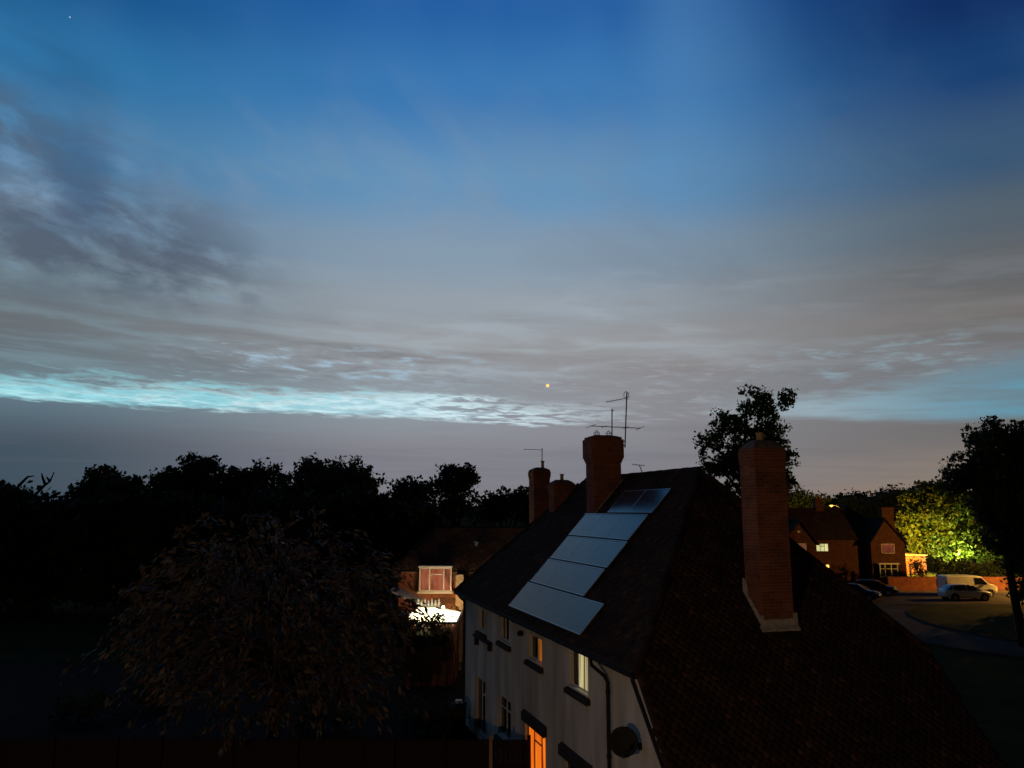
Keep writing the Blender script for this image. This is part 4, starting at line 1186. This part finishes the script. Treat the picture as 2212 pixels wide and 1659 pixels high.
# low plants and pots in the near garden
for i, (x, y, lab) in enumerate(((925, 1520, 'low dark bush by the paving behind the fence'), (700, 1520, 'low dark bush under the big-leaved tree'), (180, 1500, 'wide dark bush at the left of the near garden'), (330, 1470, 'dark bush left of the big-leaved tree'))):
    Yb = 8.5 * F / (y + 30 - 1098.4)
    b = px(x, y, Yb)
    tree('garden_bush', lab, 'bush', (b.x, Yb, 0), 0.4, 0.05, [(b.x, Yb, 0.75, 1.0, .8, .6), (b.x + .7, Yb + .3, 0.6, .7, .6, .5), (b.x - .6, Yb, .55, .6, .6, .45)], 50, 26, 0.16, 0.13, M_hedge, M_bark, 'bushes in the near garden', limbs=12)

# ------------------------------------------------------------------ far brick house on the right
YR = 94.0
M_curt = emission('dim_red_curtain', lin(128, 66, 42), 0.85, lin(88, 40, 25), 1.0, (1.5, .8, 1))
M_curt2 = emission('dim_pink_blind', lin(112, 72, 46), 0.8)
E_cream = emission('lit_cream_blind', lin(232, 224, 158), 0.95, lin(198, 190, 128), 1.5)
M_brick_far = brick_material('dim_brick', (0.12, 0.045, 0.028), (0.085, 0.033, 0.022), (0.09, 0.075, 0.06))
fh = empty('gabled_brick_house', (41, YR + 4, 0), 'dark brick house with two front gables and lit windows across the road', 'house')
c8 = lambda x, y: ((2250 + x / 4.148) * 0.737333, (1400 + y / 4.148) * 0.737333)
hx0, hx1 = px(1690, 1165, YR).x, px(1952, 1165, YR).x
ez = 4.75
mb = MB(); mb.box((hx0, YR, 0), (hx1 - .3, YR + 8, ez)); mb.build('wall', M_brick_far, fh)
rz = px(1760, 1098.5, YR + 4).z
rx1 = px(1838, 1099, YR + 4).x
mb = MB()
Q = [(hx0 - .4, YR - .4, ez), (hx1 - .1, YR - .4, ez), (hx1 - .1, YR + 8.4, ez), (hx0 - .4, YR + 8.4, ez), (hx0 - .4, YR + 4, rz), (rx1, YR + 4, rz)]
mb.add(Q, [(0, 1, 5, 4), (1, 2, 5), (2, 3, 4, 5), (3, 0, 4), (0, 3, 2, 1)]); fr_ = mb.build('roof', M_tile, fh)
ridge_caps(Vector(Q[4]), Vector(Q[5]), fr_, 0.14, 0.5)


def gable(px0, px1, apex_px, yfront, zap, name='gable_wing'):
    x0, x1 = px(px0, 1165, yfront).x, px(px1, 1165, yfront).x; xa = px(apex_px, 1165, yfront).x
    mb = MB(); mb.prism([(x0, yfront, 0), (x1, yfront, 0), (x1, yfront, ez - .05), (xa, yfront, zap - .15), (x0, yfront, ez - .05)], (0, 5.0, 0)); g = mb.build(name, M_brick_far, fh)
    o = 0.3
    for xe, sg in ((x0, -1), (x1, 1)):
        mb = MB(); sl = (zap - ez) / abs(xa - xe)
        mb.prism([(xa, yfront - o, zap), (xe + sg * o, yfront - o, ez - sl * o), (xe + sg * o, yfront - o, ez - sl * o - .14), (xa, yfront - o, zap - .14)], (0, 5.4, 0)); mb.build('roof_slope', M_tile, g)
    mb = MB(); mb.tube([(xa, yfront - o, zap + .02), (xa, yfront + 5, zap + .02)], 0.13, 6); mb.build('ridge_capping', M_tile, g)
    return x0, x1, xa


gx = gable(1880, 1953, 1913, YR - 1.5, px(1913, 1120, YR - 1.5).z)
gable(1690, 1762, 1730, YR - 1.5, px(1730, 1124, YR - 1.5).z)


def fwin(xa, ya, xb, yb, Y, mat, mull=(0.33, 0.67), trans=(), fm=M_white):
    p, q = px(xa, ya, Y), px(xb, yb, Y); t = 0.05; Y -= 0.003
    mb = MB()
    mb.box((p.x, Y - .06, q.z), (p.x + t, Y, p.z)); mb.box((q.x - t, Y - .06, q.z), (q.x, Y, p.z))
    mb.box((p.x + t, Y - .06, q.z), (q.x - t, Y, q.z + t)); mb.box((p.x + t, Y - .06, p.z - t), (q.x - t, Y, p.z))
    for f in mull: x_ = p.x + (q.x - p.x) * f; mb.box((x_ - t / 2, Y - .058, q.z + t), (x_ + t / 2, Y - .002, p.z - t))
    for f in trans: z_ = q.z + (p.z - q.z) * f; mb.box((p.x + (q.x - p.x) * .36, Y - .055, z_ - t / 2), (p.x + (q.x - p.x) * .64, Y - .004, z_ + t / 2))
    w = mb.build('window', fm, fh)
    mb = MB(); mb.box((p.x + .02, Y - .04, q.z + .02), (q.x - .02, Y - .03, p.z - .02)); mb.build('lit_pane' if mat.name != M_glass.name else 'pane', mat, w)
    mb = MB(); mb.box((p.x - .08, Y - .14, q.z - .07), (q.x + .08, Y, q.z - .003)); mb.build('sill', M_sill, w)


fd = material('painted_dark_frame', (0.16, 0.14, 0.11), 0.5)
fwin(*c8(580, 797), *c8(735, 895), YR, E_cream, trans=(0.62,), fm=fd)
fwin(*c8(352, 795), *c8(468, 885), YR - 1.5, M_curt2, mull=(0.5,))
fwin(*c8(1372, 802), *c8(1540, 918), YR - 1.5, M_curt, mull=())
fwin(*c8(355, 640), *c8(390, 668), YR - 1.5, M_curt2, mull=())
# white bay
p, q = px(1899, 1219, YR - 2.1), px(1940, 1246, YR - 2.1)
mb = MB()
for f in (0, .28, .62, .97): x_ = p.x + (q.x - p.x) * f; mb.box((x_, YR - 2.2, q.z), (x_ + .10, YR - 2.1, p.z))
mb.box((p.x - .1, YR - 2.25, p.z), (q.x + .2, YR - 1.505, p.z + .14)); mb.box((p.x + .1, YR - 2.19, p.z - .55), (q.x, YR - 2.11, p.z - .47)); mb.box((p.x + .101, YR - 2.21, q.z - .05), (q.x, YR - 2.09, q.z + .05))
bay = mb.build('bay_window', M_white, fh)
mb = MB(); mb.box((p.x + .02, YR - 2.10, q.z + .03), (q.x - .02, YR - 2.09, p.z - .01)); mb.build('pane', M_glass, bay)
mb = MB(); mb.box((p.x, YR - 2.12, 0), (q.x + .1, YR - 1.503, q.z - .06)); mb.build('bay_base', M_brick_far, bay)
# chimneys
mb = MB(); c0, c1, zt = px(1901, 1100, YR - .6).x, px(1926, 1100, YR - .6).x, px(1913, 1096, YR - .6).z
mb.box((c0, YR - 1.0, 4.5), (c1, YR - .2, zt - .3)); mb.box((c0 - .07, YR - 1.07, zt - .2995), (c1 + .07, YR - .13, zt)); mb.prism([(c1 - .01, YR - .98, 4.9), (c1 + .55, YR - .98, 4.9), (c1 - .01, YR - .98, 6.6)], (0, .76, 0)); mb.build('chimney', M_brick_far, fh)
mb = MB(); c0, c1, zt = px(1759, 1085, YR + 4).x, px(1775, 1085, YR + 4).x, px(1765, 1076.5, YR + 4).z
mb.box((c0, YR + 3.6, rz - .6), (c1, YR + 4.4, zt - .2)); mb.box((c0 - .06, YR + 3.54, zt - .1995), (c1 + .06, YR + 4.46, zt)); ch_ = mb.build('chimney', M_brick_far, fh)
for dx_ in (.25, .68): mb = MB(); mb.lathe((c0 + dx_, YR + 4, zt), [(.12, 0), (.1, .25), (.13, .3)], 8); mb.build('chimney_pot', M_pot, ch_)
# porch lamp
pl = px(1788, 1223.5, YR - .25)
lamp_o = empty('porch_lamp', (pl.x, YR - .003, pl.z), 'small glowing amber porch lamp on the far brick house', 'lamp')
mb = MB(); mb.lathe((pl.x, YR - .22, pl.z - .19), [(.10, 0), (.17, .10), (.18, .26), (.10, .38)], 12); mb.build('globe', emission('amber_globe', lin(255, 190, 90), 2.2), lamp_o, smooth=True)
mb = MB(); mb.tube([(pl.x, YR - .005, pl.z + .3), (pl.x, YR - .22, pl.z + .28), (pl.x, YR - .22, pl.z + .18)], .03, 6); mb.build('bracket', M_black, lamp_o)

# garage lit orange beyond the gable
g0, g1 = px(1957, 1195, 104), px(1999, 1195, 104)
ga = empty('garage', ((g0.x + g1.x) / 2, 106, 0), 'low garage wall glowing orange in lamplight beside the far gabled house', 'garage')
mb = MB(); mb.box((g0.x, 104, 0), (g1.x, 108, 2.35)); mb.build('wall', M_brick, ga)
mb = MB(); mb.box((g0.x - .2, 103.8, 2.351), (g1.x + .2, 108.2, 2.5)); mb.build('roof', M_dash, ga)
mb = MB(); mb.box((g0.x + .3, 103.95, .02), (g1.x - .25, 103.997, 2.0)); mb.build('door', M_brick, ga)

# ------------------------------------------------------------------ roadside brick wall and gate post
wl0, wl1 = px(1918, 1240, 83).x, 75.0
rw = empty('roadside_wall', (56, 83, 0), 'low orange brick wall along the far side of the road', 'wall')
mb = MB(); mb.box((wl0, 83, 0), (wl1, 83.23, 1.32)); mb.build('brickwork', M_brick, rw)
mb = MB()
x_ = wl0
while x_ < wl1 - .3:
    mb.box((x_, 82.96, 1.3205), (x_ + .44, 83.27, 1.39 + rng.uniform(-.006, .006))); x_ += .45
mb.build('coping', M_brick, rw)
gp = px(1966.5, 1219, 88)
mb = MB(); mb.box((gp.x - .09, 88, 0), (gp.x + .09, 88.18, gp.z)); mb.frustum((gp.x - .13, 87.96, gp.z + .0005), (gp.x + .13, 88.22, gp.z + .12), .09)
tag(mb.build('gate_post', M_white), 'white gate post between the far house and the hedge', 'post')


# ------------------------------------------------------------------ vehicles
M_carwhite = material('white_car_paint', (0.70, 0.70, 0.68), 0.3, (0.62, 0.62, 0.60), 2.0, coat=0.8)
M_cardark = material('black_car_paint', (0.012, 0.013, 0.016), 0.25, (0.018, 0.018, 0.02), 2.0, coat=0.9)
M_tyre = material('tyre_rubber', (0.014, 0.014, 0.014), 0.85, (0.02, 0.02, 0.02), 9.0)
M_rim = material('alloy_rim', (0.30, 0.30, 0.31), 0.35, (0.22, 0.22, 0.23), 9.0, metal=0.8)
M_carglass = material('car_glass', (0.01, 0.011, 0.013), 0.05, ior=1.5)
M_headl = material('headlamp_lens', (0.75, 0.76, 0.78), 0.08, (0.6, 0.62, 0.64), 20.0, coat=1.0)
M_tail = material('tail_lamp_lens', (0.25, 0.012, 0.01), 0.15, (0.18, 0.01, 0.008), 20.0, coat=1.0)


def loft(mb, secs):
    n = len(secs[0]); b = len(mb.v)
    for s in secs: mb.v += [mb.fr(p) for p in s]
    for i in range(len(secs) - 1):
        for k in range(n): mb.f.append((b + i * n + k, b + i * n + (k + 1) % n, b + (i + 1) * n + (k + 1) % n, b + (i + 1) * n + k))
    mb.f.append(tuple(b + k for k in range(n))[::-1]); mb.f.append(tuple(b + (len(secs) - 1) * n + k for k in range(n)))


def body_sec(x, w, z0, z1, crown=0.04):
    h = [(w * .88, z0), (w * .97, z0 + .12), (w, z0 + (z1 - z0) * .45), (w * .985, z1 - .10), (w * .90, z1 - .015), (w * .5, z1 + crown)]
    return [(x, y, z) for y, z in h] + [(x, -y, z) for y, z in reversed(h)]


def wheels(fr, t, xs, w, r):
    for x in xs:
        for sg in (-1, 1):
            ax = fr((x, sg, 0)) - fr((x, 0, 0))
            mb = MB(fr); mb.lathe((x, sg * (w - .20), r), [(r + .07, 0), (r + .07, .205)], 20, ax); mb.build('wheel_arch', M_tyre, t)
            mb = MB(fr); mb.lathe((x, sg * (w - .20), r), [(r * .62, .2), (r * .95, .205), (r, .17), (r, .02), (r * .9, 0)], 20, ax); wh = mb.build('wheel', M_tyre, t)
            mb = MB(fr); mb.lathe((x, sg * (w - .20), r), [(r * .62, .1), (r * .64, .212), (r * .2, .218), (r * .12, .235)], 10, ax); mb.build('rim', M_rim, wh)


def car(label, loc, ang, paint, group=None):
    ca, sa = cos(ang), sin(ang); L = Vector(loc)
    fr = lambda p: L + Vector((p[0] * ca - p[1] * sa, p[0] * sa + p[1] * ca, p[2]))
    t = empty('parked_car', loc, label, 'car', group)
    mb = MB(fr)
    loft(mb, [body_sec(*a) for a in ((-2.22, .62, .42, .80), (-2.12, .78, .30, .96), (-1.7, .88, .24, 1.0), (-.9, .90, .22, .98), (.3, .90, .22, .95), (1.1, .89, .22, .93), (1.65, .86, .24, .86), (2.05, .76, .28, .76), (2.24, .58, .36, .64))])
    body = mb.build('body', paint, t, smooth=True)
    mb = MB(fr)
    def gs(x, w, wt, z0, z1): return [(x, w, z0), (x, wt, z1), (x, wt * .5, z1 + .02), (x, -wt * .5, z1 + .02), (x, -wt, z1), (x, -w, z0)]
    loft(mb, [gs(-2.0, .72, .66, .94, .98), gs(-1.45, .82, .60, .95, 1.34), (gs(-.7, .84, .64, .95, 1.43)), gs(.1, .84, .64, .94, 1.42), gs(.55, .84, .62, .93, 1.32), gs(1.25, .80, .70, .90, .945)])
    mb.build('windows', M_carglass, t, smooth=False)
    mb = MB(fr)
    loft(mb, [[(x, w, z), (x, w * .5, z + .035), (x, -w * .5, z + .035), (x, -w, z), (x, -w, z - .03), (x, w, z - .03)] for x, w, z in ((-1.52, .58, 1.335), (-1.2, .62, 1.40), (-.6, .645, 1.435), (.05, .645, 1.432), (.5, .615, 1.35))])
    mb.build('roof', paint, t, smooth=True)
    mb = MB(fr)
    for sg in (-1, 1):
        mb.prism([(-.25, sg * .852, .95), (-.17, sg * .852, .95), (-.20, sg * .665, 1.41), (-.26, sg * .665, 1.41)], (0, sg * .012, 0))
        mb.prism([(-1.55, sg * .835, .96), (-1.42, sg * .845, .96), (-1.36, sg * .64, 1.36), (-1.46, sg * .62, 1.36)], (0, sg * .012, 0))
    mb.build('pillar', paint, t)
    wheels(fr, t, (-1.38, 1.36), .90, .32)
    for sg in (-1, 1):
        mb = MB(fr); mb.prism([(2.10, sg * .74, .62), (2.215, sg * .60, .60), (2.19, sg * .60, .70), (1.86, sg * .80, .80), (1.88, sg * .83, .70)], (.012, sg * .012, 0)); mb.build('headlight', M_headl, t)
        mb = MB(fr); mb.prism([(-2.16, sg * .76, .74), (-2.16, sg * .56, .74), (-2.14, sg * .56, .90), (-2.10, sg * .80, .90)], (-.03, 0, 0)); mb.build('tail_light', M_tail, t)
        mb = MB(fr); mb.box((.62, sg * .86 if sg > 0 else -1.0, .95), (.76, 1.0 if sg > 0 else -.86, 1.06)); mb.build('mirror', paint, t)
        for xx in (-.95, .05): mb = MB(fr); mb.box((xx, min(sg * .885, sg * .915), .80), (xx + .18, max(sg * .885, sg * .915), .83)); mb.build('door_handle', M_black, t)
    mb = MB(fr); mb.box((2.16, -.42, .40), (2.245, .42, .55)); mb.build('grille', M_black, t)
    return t


def van(label, loc, ang):
    ca, sa = cos(ang), sin(ang); L = Vector(loc)
    fr = lambda p: L + Vector((p[0] * ca - p[1] * sa, p[0] * sa + p[1] * ca, p[2]))
    t = empty('parked_van', loc, label, 'van')
    def vs(x, w, z0, z1, wt=None):
        wt = wt or w * .88
        return [(x, w * .92, z0), (x, w, z0 + .2), (x, w, min(z1 - .05, 1.15)), (x, wt, z1 - .08), (x, wt * .9, z1)] + [(x, -wt * .9, z1), (x, -wt, z1 - .08), (x, -w, min(z1 - .05, 1.15)), (x, -w, z0 + .2), (x, -w * .92, z0)]
    mb = MB(fr); loft(mb, [vs(*a) for a in ((-2.5, .92, .45, 1.85), (-2.42, .96, .36, 1.95), (-1.0, .97, .32, 1.98), (.55, .97, .32, 1.97), (.95, .96, .32, 1.90), (1.75, .95, .32, 1.22, .86), (2.25, .90, .34, 1.08, .80), (2.5, .76, .42, .92, .68))])
    mb.build('body', M_carwhite, t)
    mb = MB(fr); mb.prism([(1.02, .70, 1.845), (1.02, -.70, 1.845), (1.70, -.78, 1.27), (1.70, .78, 1.27)], (.012, 0, .012)); mb.build('windscreen', M_carglass, t)
    for sg in (-1, 1):
        mb = MB(fr); mb.prism([(.25, sg * .975, 1.17), (1.45, sg * .958, 1.17), (.98, sg * .875, 1.74), (.25, sg * .88, 1.78)], (0, sg * .012, 0)); mb.build('side_window', M_carglass, t)
        mb = MB(fr); mb.prism([(2.30, sg * .86, .78), (2.50, sg * .66, .76), (2.47, sg * .66, .90), (2.12, sg * .88, 1.0)], (.015, sg * .015, 0)); mb.build('headlight', M_headl, t)
        mb = MB(fr); mb.box((-2.53, min(sg * .80, sg * .93), .8), (-2.48, max(sg * .80, sg * .93), 1.5)); mb.build('tail_light', M_tail, t)
        mb = MB(fr); mb.box((1.15, min(sg * .96, sg * 1.14), 1.16), (1.27, max(sg * .96, sg * 1.14), 1.38)); mb.build('mirror', M_black, t)
        mb = MB(fr); mb.box((-2.3, min(sg * .968, sg * .985), .58), (2.0, max(sg * .968, sg * .985), .66)); mb.build('rub_strip', M_black, t)
    mb = MB(fr); mb.box((2.42, -.5, .52), (2.52, .5, .70)); mb.build('grille', M_black, t)
    wheels(fr, t, (-1.5, 1.62), .97, .33)
    return t


c0 = px(2085, 1296, 74.6)
car('white saloon car parked on the road in front of the white van', (c0.x, 74.6, .014), 0.0, M_carwhite)
v0 = px(2094, 1290, 78.0)
van('white panel van parked by the brick wall behind the white car', (v0.x, 78.2, .014), 0.0)
d0 = px(1898, 1285, 78.0)
car('black car parked at the end of the brick wall near the bay window', (d0.x, 79.0, .014), radians(-28), M_cardark)
d1 = px(1858, 1290, 74)
car('dark car parked facing the roadway left of the black car', (d1.x, 75.0, .014), radians(-35), M_cardark)


# ------------------------------------------------------------------ street lamps (each carries its own light)
M_pole = material('grey_lamp_pole', (0.14, 0.14, 0.14), 0.6, (0.10, 0.10, 0.10), 8.0, metal=0.4)


def street_lamp(label, loc, h, energy, color, arm=(-1.0, 0, 0), glow=6.0, size=0.16, vis=1.0):
    t = empty('street_lamp', loc, label, 'street lamp')
    L = Vector(loc); A = Vector(arm)
    mb = MB(); mb.tube([L, L + ZV * h * .25], .085, 8); mb.tube([L + ZV * h * .25, L + ZV * (h - .5), L + ZV * (h - .08) + A * .35, L + ZV * h + A], [.055, .045, .04, .035], 8); mb.build('pole', M_pole, t)
    hd = L + ZV * h + A; d = A.normalized()
    mb = MB(); mb.tube([hd - d * .1, hd + d * .05 + ZV * .03, hd + d * .55 + ZV * .03, hd + d * .65], [.05, .12, .12, .05], 8); mb.build('head', M_pole, t)
    mb = MB(); mb.lathe(hd + d * .32 - ZV * .10, [(.02, -.13 * vis), (.14 * vis, -.06), (.17 * vis, .03), (.12, .08)], 14); mb.build('lamp_glass', emission('sodium_glass_%.1f' % glow, color, glow), t, smooth=True)
    ld = bpy.data.lights.new('street_light', 'POINT'); ld.energy = energy; ld.color = color; ld.shadow_soft_size = size
    lo = bpy.data.objects.new('street_light', ld); col.objects.link(lo); lo.parent = t; lo.location = (hd + d * .32 - ZV * .45) - L
    return t


SOD = (1.0, 0.48, 0.08)
SODY = (1.0, 0.62, 0.16)
lc = px(1797, 1092.5, 136)
street_lamp('glowing orange street lamp just above the far house ridge', (lc.x + 1.3, 136.2, 0), lc.z + .14, 2200, SOD, (-1.1, -.2, 0), 3.5, vis=2.0)
street_lamp('orange lamp hidden behind the right gable of the far house', (49.8, 101.3, 0), 4.3, 10500, (1.0, 0.44, 0.03), (.15, .1, 0))
street_lamp('street lamp at the roadside beyond the dark leaning tree', (53.6, 75.4, 0), 5.6, 7000, SOD, (-.9, .6, 0))
street_lamp('street lamp on the grass side of the low sweeping roof', (13.0, -9.0, 0), 5.5, 520, (1.0, 0.58, 0.28), (-.8, .8, 0))
street_lamp('unseen lamp added beside the gardens to warm the long rendered wall', (-9.0, -2.0, 0), 6.5, 2100, (1.0, 0.62, 0.32), (.6, .6, 0))  # out of view, added to offset the blue cast on the render
# garden floodlight under the lamplit tree
fx = px(2080, 1200, 100.6)
fl = empty('garden_floodlight', (fx.x, 100.6, 0), 'garden floodlight behind the hedge shining up into the tree', 'floodlight')
mb = MB(); mb.tube([(fx.x, 100.6, 0), (fx.x, 100.6, .7)], .03, 6); mb.build('stake', M_black, fl)
mb = MB(); mb.box((fx.x - .16, 100.5, .701), (fx.x + .16, 100.65, .9)); mb.build('housing', M_black, fl)
mb = MB(); mb.box((fx.x - .13, 100.53, .9005), (fx.x + .13, 100.63, .915)); mb.build('lens', emission('flood_lens', (1, .9, .5), 4.0), fl)
ld = bpy.data.lights.new('flood', 'POINT'); ld.energy = 5200; ld.color = (0.95, 0.90, 0.26); ld.shadow_soft_size = .1
lo = bpy.data.objects.new('flood', ld); col.objects.link(lo); lo.parent = fl; lo.location = (0, .5, 2.1)

# ------------------------------------------------------------------ the two lights in the sky
for nm, lab, cat, x, y, r, c, s_ in (('planet', 'bright orange planet low in the clouds above the aerials', 'planet', 1183, 833, 3.6, lin(255, 190, 110), 1.6), ('star', 'single faint white star in the upper blue sky', 'star', 151, 37, 1.6, lin(215, 228, 240), 0.8)):
    p = px(x, y, 1660.0)
    mb = MB(); mb.lathe((p.x, p.y, p.z), [(r * .02, -r)] + [(r * cos(t_), r * sin(t_)) for t_ in [radians(-70 + 20 * i) for i in range(8)]] + [(r * .02, r)], 16)
    tag(mb.build(nm, emission(nm + '_light', c, s_), smooth=True), lab, cat)
